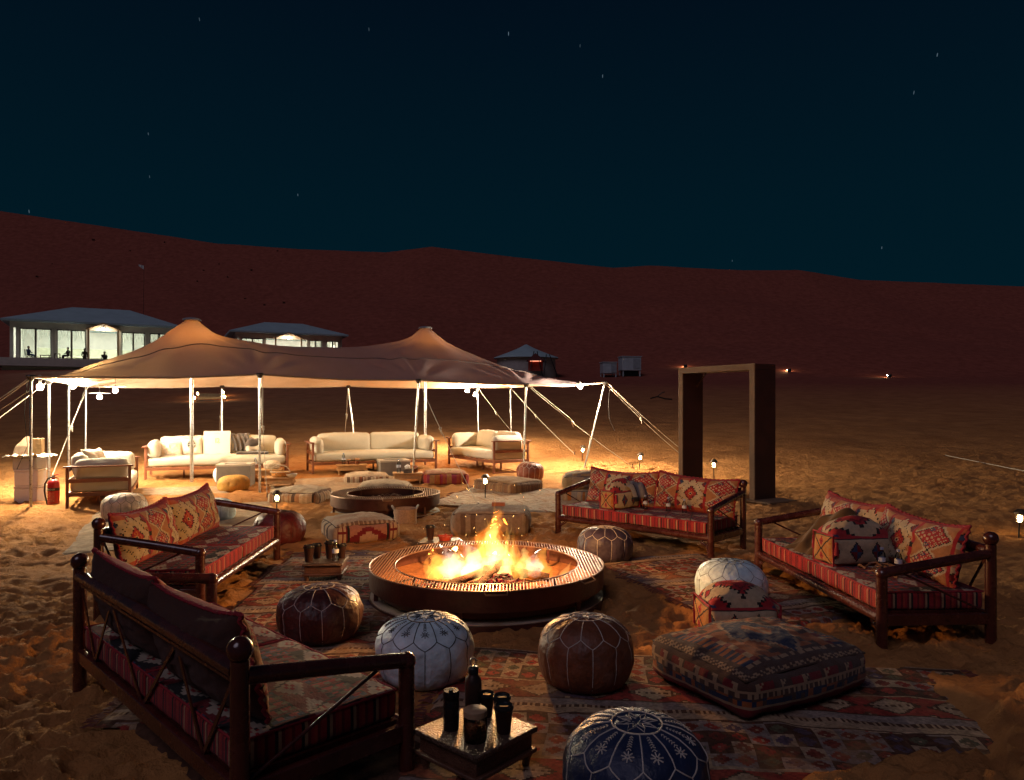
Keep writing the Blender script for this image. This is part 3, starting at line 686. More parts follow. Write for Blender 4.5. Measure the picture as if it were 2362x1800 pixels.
def kilim_big(face, u, v):
    if face == 5:
        b = max(abs(u), abs(v))
        if b > .9: return [DKB, SANDC][int((u*22+v*22)) % 2]
        if b > .8: return DKB
        if .72 < abs(v) < .8 : return SANDC if (u*30) % 1 > .4 else DKB
        if .56 < abs(u) < .66: return SANDC if (v*26) % 1 > .45 else DKRED
        if .66 < abs(u): return NAVY if (v*9) % 1 > .5 else RUST
        d = diamond(u*1.5, v*.9+.08*math.sin(u*9)); zz = .05*((v*14) % 1)
        if d < .25: return RUST if (u*8 % 1 > .3) else SANDC
        if d < .62+zz: return NAVY if hsh(int(u*16), int(v*20)) > .22 else (.12, .10, .10)
        if d < .70+zz: return SANDC
        return RUST if hsh(int(u*9), int(v*9), 2) > .35 else DKB
    if face in (0, 1, 2, 3):
        if v > .72: return DKB
        if v > .2: 
            x = (u*3) % 1
            return SANDC if abs(x-.5) < .06 or abs(v-.25) < .07 or abs(x-.5-(v-.4)*.8) < .05 else (DKRED if hsh(int(u*11), 3) > .5 else DKB)
        if v > .05: return SANDC if (u*24) % 1 > .5 else DKB
        if v > -.35: return [NAVY, DKB, RUST][int(hsh(int(u*15), int(v*7))*3)]
        if v > -.45: return SANDC
        return DKRED
    return DKB
floor_cushion('large carpet floor cushion in rust and navy on the front rug', (1.386, 4.135, .03), R(28), (.94, .76, .225), kilim_big, .07, .0125)
BRN = (.20, .11, .065); LBRN = (.46, .32, .20); STC = [LBRN, BRN, (.55, .40, .27), (.10, .055, .035), LBRN, (.40, .20, .10), LBRN]
def striped(colors, n, topc, seed=0):
    def f(face, u, v):
        if face == 5:
            if max(abs(u), abs(v)) > .93: return colors[1]
            return topc(u, v) if callable(topc) else topc
        if face == 4: return colors[0]
        return stripes(u, colors, n, seed+face % 2)
    return f
def star_side(face, u, v):
    if face == 5:
        if abs(v) > .82: return BRN if (u*7) % 1 > .45 else LBRN
        return (.47, .34, .23) if hsh(int(v*5), 2) > .35 else (.42, .25, .16)
    if face in (2, 3):
        if abs(u) > .62:
            x = (abs(u)-.62)/.38; return DKRED if (x*3 % 1 < .42) or abs(v-.25) < .12 and x < .8 else LBRN
        if abs(abs(u)-.6) < .02: return BLK
        st = math.floor(abs(u)*11)/11*1.9; lim = .75-st
        if v < lim-.55: return (.40, .24, .17) if abs(u) < .26 else DKRED
        if v < lim: return DKRED
        return (.38, .16, .11)
    return stripes(u, [LBRN, BRN, LBRN, (.50, .36, .24), DKB, LBRN], 17, 4)
floor_cushion('floor cushion with dark stepped star side panel behind the burning pit', (-1.82, 8.72, 0), R(26), (.77, .75, .235), star_side, .06, .014)
floor_cushion('plain grey brown floor cushion directly behind the flames', (-.26, 9.22, 0), R(-3), (.93, .75, .285), striped([(.30, .22, .16), (.26, .18, .13), (.30, .22, .16), (.16, .10, .07)], 15, (.37, .28, .20)), .04, .02)
floor_cushion('beige floor cushion with brown striped sides by the glowing ground lantern', (-3.38, 11.65, .03), R(-8), (.80, .72, .21), striped(STC, 31, (.50, .38, .25)), .07, .018, .02)
floor_cushion('cream floor cushion with fine striped sides before the grey cube table', (-2.78, 13.9, .1), R(12), (.80, .62, .17), striped([LBRN, (.62, .46, .30), RUST, LBRN, BRN, (.62, .46, .30)], 35, lambda u, v: (.60, .46, .30) if v < 0 else (.52, .36, .22)), .06, .02)
floor_cushion('plain beige floor cushion behind the unlit fire pit', (-2.14, 12.25, .05), R(4), (.86, .66, .22), striped([LBRN, (.50, .37, .24)], 15, (.52, .40, .26)), .08, .025)
floor_cushion('red and orange striped floor cushion before the two-seat back cushions', (-1.26, 13.75, .1), R(8), (.82, .68, .235), striped([RED, ORG, (.45, .10, .05), TAN, DKRED, (.36, .05, .09), TAN], 29, lambda u, v: (.50, .33, .18) if diamond(u, v) < .9 else (.42, .2, .12)), .06, .018)
floor_cushion('wide brown striped floor cushion on the pale diamond rug', (-.07, 12.8, .05), R(-43), (1.0, .78, .235), striped([BRN, (.28, .15, .07), (.22, .10, .05), (.34, .20, .10)], 47, (.30, .17, .08)), .05, .018)
floor_cushion('striped floor cushion at the bottom of the stack behind the portal bench', (1.18, 11.75, .02), R(-14), (.74, .66, .23), striped([LBRN, (.30, .24, .2), ORG, LBRN, (.36, .25, .13)], 25, (.44, .33, .2)), .05, .02)
floor_cushion('patterned floor cushion on top of the stack behind the portal bench', (1.20, 11.78, .26), R(-6), (.72, .64, .22), striped([(.36, .25, .13), (.30, .24, .2), LBRN], 11, lambda u, v: [(.42, .3, .17), (.26, .2, .16), (.46, .28, .12)][int(hsh(int(u*5), int(v*5))*3)]), .07, .02)

# ---------------------------------------------------------------- fire pits
BAR_ME = MB().box((0, 0, 0), (.0065, 1, .008)).mesh('grill_bar', False)
GRILL = mat('worn_steel_grill', (.30, .19, .14), .42, metal=.8, var=.3, vscale=20)
PLATE = mat('pale_base_plate', (.42, .33, .24), .8, var=.2, wear=((.3, .18, .09), 4))
PITSAND = mat('pit_sand', (.20, .072, .022), .95, var=.35, vscale=9, bump=.7, bscale=22)
def fire_pit(label, loc, Ro, Ri, zr, pitch, rz=0):
    t = thing('fire_pit', label, 'fire pit', loc, rz, 'round steel fire pits')
    m = MB(); m.lathe([(Ro*.985, -.03), (Ro*1.0, -.03), (Ro*1.0, .035), (Ro*.985, .035)], 72, cap=False); part('base_hoop', m, IRON, t)
    m = MB(); m.lathe([(0, .036), (Ro*.99, .036), (Ro*.99, .042), (0, .042)], 64); part('base_plate', m, PLATE, t)
    for k in range(6):
        a = R(20)+k*math.pi/3; m = MB(); m.box((Ro*.955*math.cos(a), Ro*.955*math.sin(a), .09), (.03, .03, .12)); part('leg', m, IRON, t, bevel=.003)
    m = MB(); m.lathe([(Ro*.985, zr-.145), (Ro, zr-.15), (Ro, zr-.006), (Ro*.992, zr-.002), (Ro*.985, zr-.006), (Ro*.985, zr-.145)], 96, cap=False); part('outer_band', m, IRON, t)
    m = MB(); m.lathe([(0, zr-.225), (Ro*.90, zr-.225), (Ro*.935, zr-.20), (Ro*.978, zr-.03), (Ro*.962, zr-.03), (Ro*.92, zr-.205), (0, zr-.218)], 72); part('pan', m, IRON, t)
    m = MB(); n = 60                                         # sand heaped in the pan
    prof = [(Ro*.935, zr-.135)]+[(Ro*.93*(1-k/14), zr-.148-.02*math.sin(k/14*3)) for k in range(1, 14)]+[(0, zr-.16)]; prof.reverse()
    m.lathe(prof, n, cap=False); 
    m.v = [(x, y, z+mnoise.noise(Vector((x*7, y*7, Ro)))*.022+mnoise.noise(Vector((x*18, y*18, 2)))*.010 if x*x+y*y < (Ro*.91)**2 else z) for x, y, z in m.v]; part('sand_bed', m, PITSAND, t)
    for rr, nm in ((Ro, 'outer_ring'), (Ri, 'inner_ring')):
        m = MB(); m.tube([(rr*math.cos(2*math.pi*k/96), rr*math.sin(2*math.pi*k/96), zr+.002) for k in range(97)], .0065, 6); part(nm, m, GRILL, t)
    for k in range(4):
        a = R(45)+k*math.pi/2; m = MB(); m.box((Ri*math.cos(a), Ri*math.sin(a), zr-.10), (.02, .02, .19)); part('inner_leg', m, IRON, t)
        m = MB(); m.tube([((Ri+(Ro-Ri)*q)*math.cos(a), (Ri+(Ro-Ri)*q)*math.sin(a), zr-.008) for q in (0, .5, 1)], .006, 6); part('spoke', m, GRILL, t)
    x = -Ro+pitch*.6
    while x < Ro:
        yo = math.sqrt(max(0, Ro*Ro-x*x)); yi = math.sqrt(max(0, Ri*Ri-x*x)) if abs(x) < Ri else 0
        segs = [(-yo, -yi), (yi, yo)] if yi > .012 else [(-yo, yo)]
        for a, b in segs:
            if b-a < .03: continue
            o = link('grill_bar', BAR_ME, GRILL, t, (x+random.uniform(-.0012, .0012), (a+b)/2, zr+random.uniform(-.001, .0015))); o.scale = (1, b-a, 1)
        x += pitch
    for a0 in (R(-90)+.1, R(-38), R(115)):
        m = MB(); pts = [((Ro+.003)*math.cos(a0+q*.09), (Ro+.003)*math.sin(a0+q*.09), zr+.012) for q in (-1, 1)]
        mid = [((Ro+.045)*math.cos(a0+q*.075), (Ro+.045)*math.sin(a0+q*.075), zr-.012) for q in (-1, -.3, .3, 1)]
        m.tube([pts[0]]+mid+[pts[1]], .006, 6); part('handle', m, GRILL, t)
    return t
fire_pit('round steel fire pit with the burning logs', (-.21, 6.1, 0), .97, .762, .28, .0245)
fire_pit('smaller round steel fire pit standing unlit and empty', (-1.84, 10.6, .02), .785, .55, .30, .026, R(6))

# ---------------------------------------------------------------- camp fire
def ember_mat():
    m = bpy.data.materials.new('glowing_embers'); m.use_nodes = True; nt = m.node_tree; n = nt.nodes; l = nt.links; b = n['Principled BSDF']
    b.inputs['Base Color'].default_value = (.022, .016, .016, 1); b.inputs['Roughness'].default_value = .9
    tc = n.new('ShaderNodeTexCoord'); nz = n.new('ShaderNodeTexNoise'); nz.inputs['Scale'].default_value = 16; nz.inputs['Detail'].default_value = 5; nz.inputs['Roughness'].default_value = .7; l.new(tc.outputs['Object'], nz.inputs['Vector'])
    cr = n.new('ShaderNodeValToRGB'); l.new(nz.outputs['Fac'], cr.inputs[0]); e = cr.color_ramp.elements
    e[0].position = .47; e[0].color = (0, 0, 0, 1); e[1].position = .76; e[1].color = (1.0, .28, .04, 1); x = e.new(.56); x.color = (.22, .006, .008, 1)
    l.new(cr.outputs[0], b.inputs['Emission Color']); b.inputs['Emission Strength'].default_value = 2.2; return m
EMBER = ember_mat(); BARK = mat('charred_log', (.05, .022, .014), .9, var=.5, vscale=18, bump=.8, bscale=40, wear=((.2, .07, .03), 9))
def campfire():
    t = thing('campfire', 'camp fire of charred logs, red embers and tall yellow flames', 'fire', (-.21, 6.1, .105))
    for a, b, r in (((-.33, -.20, .02), (.16, .12, .15), .035), ((-.10, -.44, .01), (.10, .02, .16), .030), ((.52, .06, .03), (-.05, .10, .12), .042), ((-.42, .14, .03), (.20, .20, .10), .04),
                    ((.36, .26, .04), (-.02, -.06, .13), .035), ((.44, .14, .05), (.22, .26, .08), .05), ((-.22, .30, .03), (.12, .0, .17), .03)):
        a, b = Vector(a), Vector(b); m = MB(); pts = [a+(b-a)*k/6+Vector((mnoise.noise(a*9+Vector((k*.7, 0, 0)))*.02, mnoise.noise(a*5+Vector((0, k*.7, 3)))*.02, 0)) for k in range(7)]
        m.tube(pts, [r*(1+.2*mnoise.noise(Vector((k*1.3, a.x*9, 0)))) for k in range(7)], 9); part('log', m, BARK, t)
    m = MB()
    for k in range(420):                                      # heap of glowing chunks
        if k < 290: cx, cy = random.gauss(.12, .16), random.gauss(-.24, .10)
        else: cx, cy = random.gauss(-.30, .13), random.gauss(-.08, .08)
        s = random.uniform(.014, .042); z0 = max(0, .075-((cx-.12)**2*1.4+(cy+.16)**2*2.5)); c = Vector((cx, cy, z0+random.uniform(-.01, .02)))
        rm = Matrix.Rotation(random.uniform(0, 3), 3, 'Z') @ Matrix.Rotation(random.uniform(0, 3), 3, 'X'); m.box(c, (s*1.5, s, s*.8), rm)
        i0 = len(m.v)-8; m.v[i0:] = [tuple(Vector(p)+Vector((random.uniform(-1, 1), random.uniform(-1, 1), random.uniform(-1, 1)))*s*.22) for p in m.v[i0:]]
    e = part('embers', m, EMBER, t, smooth=False); e['kind'] = 'stuff'
    def tongue(x, y, h, r, lean, seed, z0=.02, flat=1.0):
        mb = MB(); k = 18; n = 14; pts = []; rr = []
        prof = []
        for i in range(k+1):
            u = i/k; rad = r*(math.sin(math.pi*min(1, u*1.0)**.62)**.9)*(1-u)**.35 if 0 < u < 1 else 0.0005
            sw = .35*r*math.sin(u*5.5+seed)*u+lean*u*u; sy = .25*r*math.sin(u*4.3+seed*2.1)*u
            pts.append((x+sw, y+sy, z0+h*u)); rr.append(max(.0005, rad))
        mb.tube(pts, rr, n, cap=True)
        mb.v = [tuple(Vector(p)+Vector((mnoise.noise(Vector(p)*9+Vector((seed, 0, 0))), mnoise.noise(Vector(p)*9+Vector((0, seed, 5))), 0))*r*.6+Vector((mnoise.noise(Vector(p)*24+Vector((seed, 3, 0))), mnoise.noise(Vector(p)*24+Vector((9, seed, 5))), 0))*r*.35) for p in mb.v]
        return mb
    core = fire_volume('flame_core', (1.0, .60, .17), 9); mid = fire_volume('flame_mid', (1.0, .40, .06), 7); outer = fire_volume('flame_outer', (1.0, .22, .02), 3.4); pale = fire_volume('flame_pale', (.80, .72, .60), 5)
    T = [(.06, .05, .50, .095, .0, 1.0, core), (.05, .03, .66, .085, .03, 2.2, mid), (.04, .05, .60, .17, .0, 3.0, outer), (-.06, .04, .36, .11, -.02, 4.0, mid),
         (-.14, .08, .30, .09, -.03, 5.5, pale), (-.30, .05, .26, .10, -.05, 6.1, pale), (-.36, .03, .22, .13, -.09, 7.7, mid), (-.24, -.02, .27, .10, -.02, 8.4, core), (-.12, -.04, .25, .09, .02, 9.0, core),
         (.12, -.03, .28, .09, .02, 10.2, core), (.22, .02, .30, .08, .03, 11.0, mid), (.30, .06, .26, .08, .02, 12.5, core), (.38, .10, .20, .09, .05, 13.1, pale), (.44, .10, .24, .07, .07, 14.4, mid),
         (-.46, .02, .20, .05, -.04, 15.0, mid), (.02, -.02, .22, .12, 0, 16.0, core), (.20, .05, .44, .05, .06, 17.0, outer), (-.20, .06, .44, .06, -.08, 18.0, outer), (.07, .03, .78, .035, .01, 19.0, mid),
         (-.40, .04, .34, .05, -.10, 20.0, outer), (.34, .06, .40, .05, .09, 21.0, outer), (.14, .04, .58, .03, .04, 22.0, mid)]
    for k in range(46):                                       # torn small licks round the main tongues
        x = random.gauss(.02, .26); hh = max(.10, .50*math.exp(-((x-.05)/.26)**2)*random.uniform(.55, 1.15)+random.uniform(0, .10)); T.append((x, random.gauss(.03, .07), hh, random.uniform(.018, .045), random.uniform(-.06, .06)+x*.1, k*1.7+30, [mid, outer, core, mid, outer][k % 5]))
    for x, y, h, r, ln, sd, mt in T: part('flame', tongue(x*1.02, y, h*.93+.065, r*1.1, ln, sd), mt, t)
    m = MB()
    for k in range(34):
        p = Vector((random.gauss(.05, .26), random.gauss(0, .15), random.uniform(.2, .85))); m.tube([p, p+Vector((random.uniform(-.01, .01), 0, random.uniform(.004, .016)))], .0011, 4)
    s = part('sparks', m, emitter('spark', (1, .55, .15), 6), t); s['kind'] = 'stuff'
    for (x, y, z, w) in ((.02, 0, .62, 165), (-.28, .0, .36, 10), (.3, .05, .36, 10)):
        ld = bpy.data.lights.new('fire_light', 'POINT'); ld.energy = w; ld.color = (1.0, .47, .15); ld.shadow_soft_size = .09
        lo = bpy.data.objects.new('fire_light', ld); col.objects.link(lo); lo.parent = t; lo.location = (x, y, z)
campfire()
def wire_scraps():
    t = tag(link('wire_scraps', None), 'thin bent wires lying in the unlit fire pit', 'wire'); t.location = (-1.84, 10.6, .23)
    for k in range(4):
        m = MB(); a = random.uniform(0, 6); c = Vector((random.uniform(-.25, .15), random.uniform(-.2, .1), 0))
        m.tube([c+Vector((math.cos(a)*(q-.5)*.3, math.sin(a)*(q-.5)*.3, .07*math.sin(q*math.pi)*(1+.4*math.sin(q*9)))) for q in [i/10 for i in range(11)]], .003, 5); part('wire', m, GRILL, t)
wire_scraps()

# ---------------------------------------------------------------- low carved tables and what stands on them
TABLEW = mat('carved_dark_table', (.11, .045, .025), .42, var=.35, vscale=14, bump=.5, bscale=120, coat=.15); TABLEL = mat('pale_wood_table', (.50, .28, .12), .55, var=.25, vscale=12, bump=.1, bscale=60)
HAMMER = mat('hammered_table_top', (.13, .08, .055), .36, metal=.5, var=.3, vscale=40, bump=.8, bscale=90)
def low_table(label, loc, rz, w, d, h, wood, top=None, studs=False):
    t = thing('low_table', label, 'table', loc, rz, 'low carved tables'); top = top or wood
    m = MB(); m.box((0, 0, h-.012), (w, d, .024)); part('table_top', m, top, t, bevel=.006)
    m = MB(); m.box((0, 0, h-.024-.035), (w*.9, d*.9, .07)); part('apron', m, wood, t, bevel=.004)
    m = MB(); m.box((0, 0, h-.024-.07-.008), (w*.99, d*.99, .018)); part('moulding', m, wood, t, bevel=.005)
    for sx in (-1, 1):
        for sy in (-1, 1):
            m = MB(); hh = h-.10; m.lathe([(.016, 0), (.021, .008), (.014, .02), (.017, hh*.4), (.026, hh*.75), (.022, hh*.88), (.028, hh)], 12, (sx*w*.40, sy*d*.40, 0)); part('leg', m, wood, t)
    return t
CUPB = mat('dark_paper_cup', (.035, .014, .012), .45); LIDB = mat('black_cup_lid', (.02, .018, .018), .22); 
def cup(label, loc, s=1.0, lid=None):
    t = thing('coffee_cup', label, 'cup', loc, 0, 'take-away coffee cups')
    m = MB(); m.lathe([(0, 0), (.028*s, 0), (.030*s, .004), (.040*s, .108*s), (.0425*s, .112*s), (0, .112*s)], 20); part('cup_body', m, CUPB, t)
    m = MB(); m.lathe([(.0435*s, .106*s), (.045*s, .110*s), (.0445*s, .117*s), (.040*s, .119*s), (.039*s, .127*s), (.036*s, .129*s), (.034*s, .123*s), (0, .123*s)], 20); part('lid', m, lid or LIDB, t); return t
def bottle(label, loc, s=1.0):
    t = thing('water_bottle', label, 'bottle', loc, 0, 'plastic water bottles')
    m = MB(); m.lathe([(0, .002), (.028*s, 0), (.031*s, .012), (.030*s, .05*s), (.0285*s, .06*s), (.031*s, .075*s), (.031*s, .12*s), (.026*s, .15*s), (.013*s, .175*s), (.013*s, .182*s), (0, .182*s)], 16); b = part('bottle_body', m, PLASTIC, t)
    m = MB(); m.lathe([(.0318*s, .078*s), (.0318*s, .116*s)], 16, cap=False); part('paper_label', m, mat('bottle_label', (.55, .60, .72), .6), b)
    m = MB(); m.lathe([(0, .182*s), (.0155*s, .182*s), (.0155*s, .2*s), (0, .2*s)], 12); part('cap', m, mat('blue_cap', (.30, .38, .60), .4), t); return t
def jar(label, loc, s=1.0, lid=None):
    t = thing('glass_jar', label, 'jar', loc, 0, 'glass snack jars')
    m = MB(); m.lathe([(0, .004), (.038*s, .004), (.041*s, .015), (.041*s, .068*s), (0, .07*s)], 18); part('contents', m, mat('dried_fruit', (.42, .13, .045), .7, var=.7, vscale=60, bump=.9, bscale=80), t)
    m = MB(); m.lathe([(0, 0), (.043*s, 0), (.046*s, .01), (.046*s, .085*s), (.041*s, .098*s), (0, .098*s)], 18); part('glass', m, GLASS, t)
    m = MB(); m.lathe([(0, .096*s), (.046*s, .096*s), (.0465*s, .118*s), (.043*s, .121*s), (0, .121*s)], 18); part('lid', m, lid or mat('wood_lid', (.40, .25, .14), .6), t); return t
T1 = low_table('dark carved low table holding the thermos flask and jar', (-.157, 3.18, .0), R(-42), .385, .385, .19, TABLEW, HAMMER)
T1z = .19
def flask():
    t = thing('thermos_flask', 'tall dark flask with a loop cap on the front carved table', 'flask', (-.175, 3.29, T1z))
    m = MB(); m.lathe([(0, 0), (.036, 0), (.038, .006), (.038, .15), (.034, .175), (.022, .19), (.020, .2), (0, .2)], 22); part('flask_body', m, mat('dark_steel_flask', (.07, .04, .035), .33, metal=.6), t)
    m = MB(); m.lathe([(.024, .198), (.024, .222), (.018, .228), (0, .229)], 18); c = part('cap', m, BLACK, t)
    m = MB(); m.tube([(.012*math.cos(a), 0, .228+.02+.02*math.sin(a)) for a in [R(-70+k*32) for k in range(11)]], .0045, 7); part('loop', m, STEEL, c)
    t = thing('tumbler', 'black steel tumbler with a flat lid beside the glass jar', 'tumbler', (-.265, 3.17, T1z))
    m = MB(); m.lathe([(0, 0), (.033, 0), (.034, .004), (.035, .125), (.0335, .128), (.0335, .134), (.035, .136), (.036, .16), (.033, .168), (0, .168)], 22); part('tumbler_body', m, mat('black_steel_tumbler', (.03, .02, .02), .28, metal=.5), t)
    m = MB(); m.box((-.0, -.005, .1715), (.018, .03, .007)); part('lid_slider', m, LIDB, t, bevel=.002)
flask()
cup('coffee cup behind the tall flask on the front carved table', (-.115, 3.30, T1z), .84)
cup('coffee cup at the back corner of the front carved table', (-.045, 3.245, T1z), .92)
cup('coffee cup nearest the navy pouf on the front carved table', (-.035, 3.135, T1z), .96)
jar('glass jar of dried fruit with wooden lid on the front carved table', (-.155, 3.065, T1z), 1.08)
low_table('low tray table with four coffee cups and a water bottle', (-1.70, 6.66, .0), R(4), .36, .36, .185, TABLEW, HAMMER)
cup('coffee cup at the bench corner of the four-cup table', (-1.835, 6.58, .185), 1.15); cup('coffee cup just behind the corner cup of the four-cup table', (-1.80, 6.72, .185), 1.05)
cup('tall coffee cup in the middle of the four-cup table', (-1.675, 6.72, .185), 1.25); cup('coffee cup hidden behind the bottle of the four-cup table', (-1.575, 6.74, .185), 1.0)
bottle('plastic water bottle on the four-cup table', (-1.60, 6.60, .185), .95)
low_table('low table with a glass ashtray just behind the burning pit rim', (-.76, 7.62, .0), R(-6), .38, .34, .185, TABLEW, mat('slate_table_top', (.06, .045, .04), .45))
cup('lone coffee cup beside the glass ashtray', (-.86, 7.66, .185), 1.15)
def ashtray():
    t = tag(link('ashtray', None), 'reddish cut glass ashtray on the table behind the pit', 'ashtray'); t.location = (-.70, 7.62, .185)
    m = MB(); m.lathe([(0, 0), (.06, 0), (.075, .045), (.066, .045), (.052, .012), (0, .012)], 10); part('bowl', m, mat('red_glass', (.35, .05, .03), .12, coat=.5), t, smooth=False)
    for k in range(4):
        a = k*math.pi/2; m = MB(); m.sphere((.068*math.cos(a), .068*math.sin(a), .046), .012, 8); part('lobe', m, mat('red_glass'), t)
ashtray()
def zt(x, y): return mz(x, y)+.005
for (x, y, rz, w, d, h, lb) in ((-4.72, 14.0, 12, .55, .40, .21, 'pale wooden low table with the white lidded basket'), (-4.13, 13.0, 10, .50, .36, .19, 'pale wooden low table with the snack basket'),
                              (-3.25, 14.75, 15, .62, .42, .22, 'pale wooden low table with two jars and a bottle'), (-1.94, 13.55, 10, .55, .36, .2, 'pale wooden low table with the tissue box')):
    low_table(lb, (x, y, zt(x, y)), R(rz), w, d, h, TABLEL)
bottle('water bottle beside the white lidded basket', (-4.93, 14.0, zt(-4.7, 14)+.21), 1.1); bottle('water bottle beside two small snack jars', (-3.40, 14.7, zt(-3.25, 14.75)+.22), 1.15); bottle('water bottle beside the tissue box', (-2.10, 13.5, zt(-1.94, 13.55)+.2), 1.25)
ORL = mat('orange_lid', (.55, .30, .16), .5)
jar('small snack jar next to the water bottle', (-3.30, 14.72, zt(-3.25, 14.75)+.22), .85, ORL); jar('wider snack jar at the table edge by the cube table', (-3.12, 14.68, zt(-3.25, 14.75)+.22), 1.0, ORL); jar('red-lidded jar behind the tissue box', (-1.80, 13.6, zt(-1.94, 13.55)+.2), .95, mat('red_lid', (.3, .05, .03), .5))
def tissue():
    t = thing('tissue_box', 'tissue box with a white tissue pulled out', 'tissue box', (-1.93, 13.48, zt(-1.94, 13.55)+.2), R(8))
    m = MB(); m.box((0, 0, .035), (.15, .11, .07)); part('carton', m, mat('tissue_carton', (.10, .08, .07), .6, var=.6, vscale=12), t, bevel=.004)
    m = MB(); m.lathe([(.028, .07), (.045, .09), (.05, .12), (.03, .14), (.008, .155)], 12, fn=lambda w, z, r: 1+.3*math.sin(w*3+z*40)); part('tissue', m, mat('tissue_paper', (.75, .72, .68), .9), t)
tissue()
WICK = mat('white_wicker', (.60, .52, .40), .8, var=.3, vscale=40, bump=.9, bscale=70, wear=((.3, .2, .12), 30))
def baskets():
    z = zt(-4.6, 14)+.21; t = thing('wicker_basket', 'white lidded wicker basket on the table before the first sofa', 'basket', (-4.62, 14.02, z))
    m = MB(); m.lathe([(0, 0), (.12, 0), (.15, .03), (.165, .10), (.155, .105)], 24); part('basket_body', m, WICK, t); m = MB(); m.lathe([(.16, .10), (.13, .14), (.06, .165), (0, .17)], 24); part('lid', m, WICK, t)
    z = zt(-4.13, 13)+.19; t = thing('snack_basket', 'clear handled basket full of snacks beside a leaning rope', 'basket', (-4.13, 12.98, z))
    m = MB(); m.lathe([(0, 0), (.10, 0), (.13, .03), (.145, .09)], 24, sx=1.2); part('basket_body', m, mat('amber_snacks', (.55, .26, .07), .6, var=.8, vscale=45, bump=.8, bscale=60), t)
    m = MB(); m.lathe([(.145, .088), (.155, .092), (.145, .10)], 24, sx=1.2, cap=False); part('rim', m, WICK, t)
    m = MB(); m.tube([(.165*math.cos(R(a)), 0, .09+.12*math.sin(R(a))) for a in range(0, 181, 12)], .010, 8); part('handle', m, WICK, t)
    t = thing('white_bowl', 'white bowl of leftovers next to the snack basket', 'bowl', (-3.92, 12.95, z)); m = MB(); m.lathe([(0, 0), (.05, 0), (.09, .03), (.105, .06), (.098, .06), (.08, .03), (0, .015)], 20); part('bowl_body', m, mat('white_ceramic', (.7, .68, .64), .3), t)
    t = thing('jute_basket', 'woven jute basket with two loop handles beside the unlit pit', 'basket', (-1.41, 9.62, .0), R(10))
    JUTE = mat('jute', (.50, .33, .22), .9, var=.3, vscale=50, bump=1.0, bscale=90)
    m = MB(); m.lathe([(0, 0), (.14, 0), (.152, .03), (.15, .13), (.156, .23), (.15, .235), (.14, .225), (.138, .05), (0, .03)], 24, fn=lambda w, z, r: 1+.03*math.sin(w*2)); part('basket_body', m, JUTE, t)
    for s in (-1, 1):
        m = MB(); m.tube([(s*(.14+.03*math.sin(R(a))), .05*math.cos(R(a)), .22+.05*math.sin(R(a))) for a in range(0, 181, 15)], .012, 7); part('handle', m, mat('grey_rope', (.35, .33, .31), .9), t)
    t = thing('brick_box', 'small red brown box on top of the grey brown floor cushion', 'box', (-.17, 9.22, .318), R(-3)); m = MB(); m.box((0, 0, .025), (.165, .09, .055)); part('carton', m, mat('red_carton', (.32, .10, .05), .7), t, bevel=.004)
baskets()
def cube_table(label, loc, rz, w, d, h):
    t = thing('cube_table', label, 'side table', loc, rz, 'grey cube tables'); G = mat('grey_cement', (.20, .18, .16), .75, var=.25, vscale=5, bump=.15, bscale=20); GL = mat('pale_cement_top', (.50, .45, .38), .7)
    m = MB(); m.box((0, 0, (h-.03)/2), (w, d, h-.03)); part('body', m, G, t, bevel=.006); k = .11
    for (x, y, a, b) in ((0, -(d-k)/2, w+.02, k), (0, (d-k)/2, w+.02, k), (-(w+.02-k)/2, 0, k, d-2*k), ((w+.02-k)/2, 0, k, d-2*k)):
        m = MB(); m.box((x, y, h-.013), (a, b, .035)); part('rim', m, GL, t, bevel=.004)
    m = MB(); m.box((0, 0, h-.028), (w-2*k, d-2*k, .008)); part('burner', m, BLACK, t)
cube_table('grey cement cube table beside the mustard yellow pouf', (-5.02, 13.25, zt(-5, 13.25)), R(10), .58, .5, .40)
cube_table('grey cement cube table between the cream striped cushion and sofa', (-2.42, 14.85, zt(-2.4, 14.85)), R(18), .60, .55, .30)

# ---------------------------------------------------------------- garden stake lanterns
def lantern(label, x, y, h=.40, group='stake lanterns on the sand', tilt=0, z=None, s=1.0, core=None):
    t = thing('stake_lantern', label, 'lantern', (x, y, (mz(x, y) if z is None else z)-.01), random.uniform(0, 1.5), group); t.rotation_euler = (0, R(tilt), 0)
    b = h-.17*s
    m = MB(); m.tube([(0, 0, -.05), (0, 0, b)], .009, 8); part('stake', m, BLACK, t)
    m = MB(); m.lathe([(0, b), (.035*s, b), (.04*s, b+.012), (0, b+.014)], 14); part('base', m, BLACK, t)
    m = MB(); m.lathe([(0, b+.02), (.022*s, b+.022), (.026*s, b+.05*s), (.02*s, b+.085*s), (0, b+.09*s)], 12); part('glow', m, core or WARM, t)
    for k in range(4):
        a = k*math.pi/2+.4; m = MB(); m.tube([(.037*s*math.cos(a), .037*s*math.sin(a), b+.01), (.045*s*math.cos(a), .045*s*math.sin(a), b+.11*s)], .004, 5); part('bar', m, BLACK, t)
    m = MB(); m.lathe([(0, b+.108*s), (.072*s, b+.108*s), (.07*s, b+.122*s), (.045*s, b+.15*s), (.03*s, b+.165*s), (0, b+.168*s)], 8); part('cap', m, mat('bronze_cap', (.10, .07, .05), .4, metal=.6), t, smooth=False); return t
lantern('stake lantern glowing beside the beige striped floor cushion', -3.47, 10.75, .30)
lantern('stake lantern standing between the unlit pit and the wide striped cushion', -.43, 11.7, .42)
lantern('stake lantern beside the leaning corner pole of the tent', 1.66, 17.3, .38, tilt=5)
lantern('tilted stake lantern on the sand beyond the guy rope end', 2.74, 15.7, .38, tilt=6)
lantern('stake lantern seen between the legs of the wooden portal', 3.88, 14.0, .42)
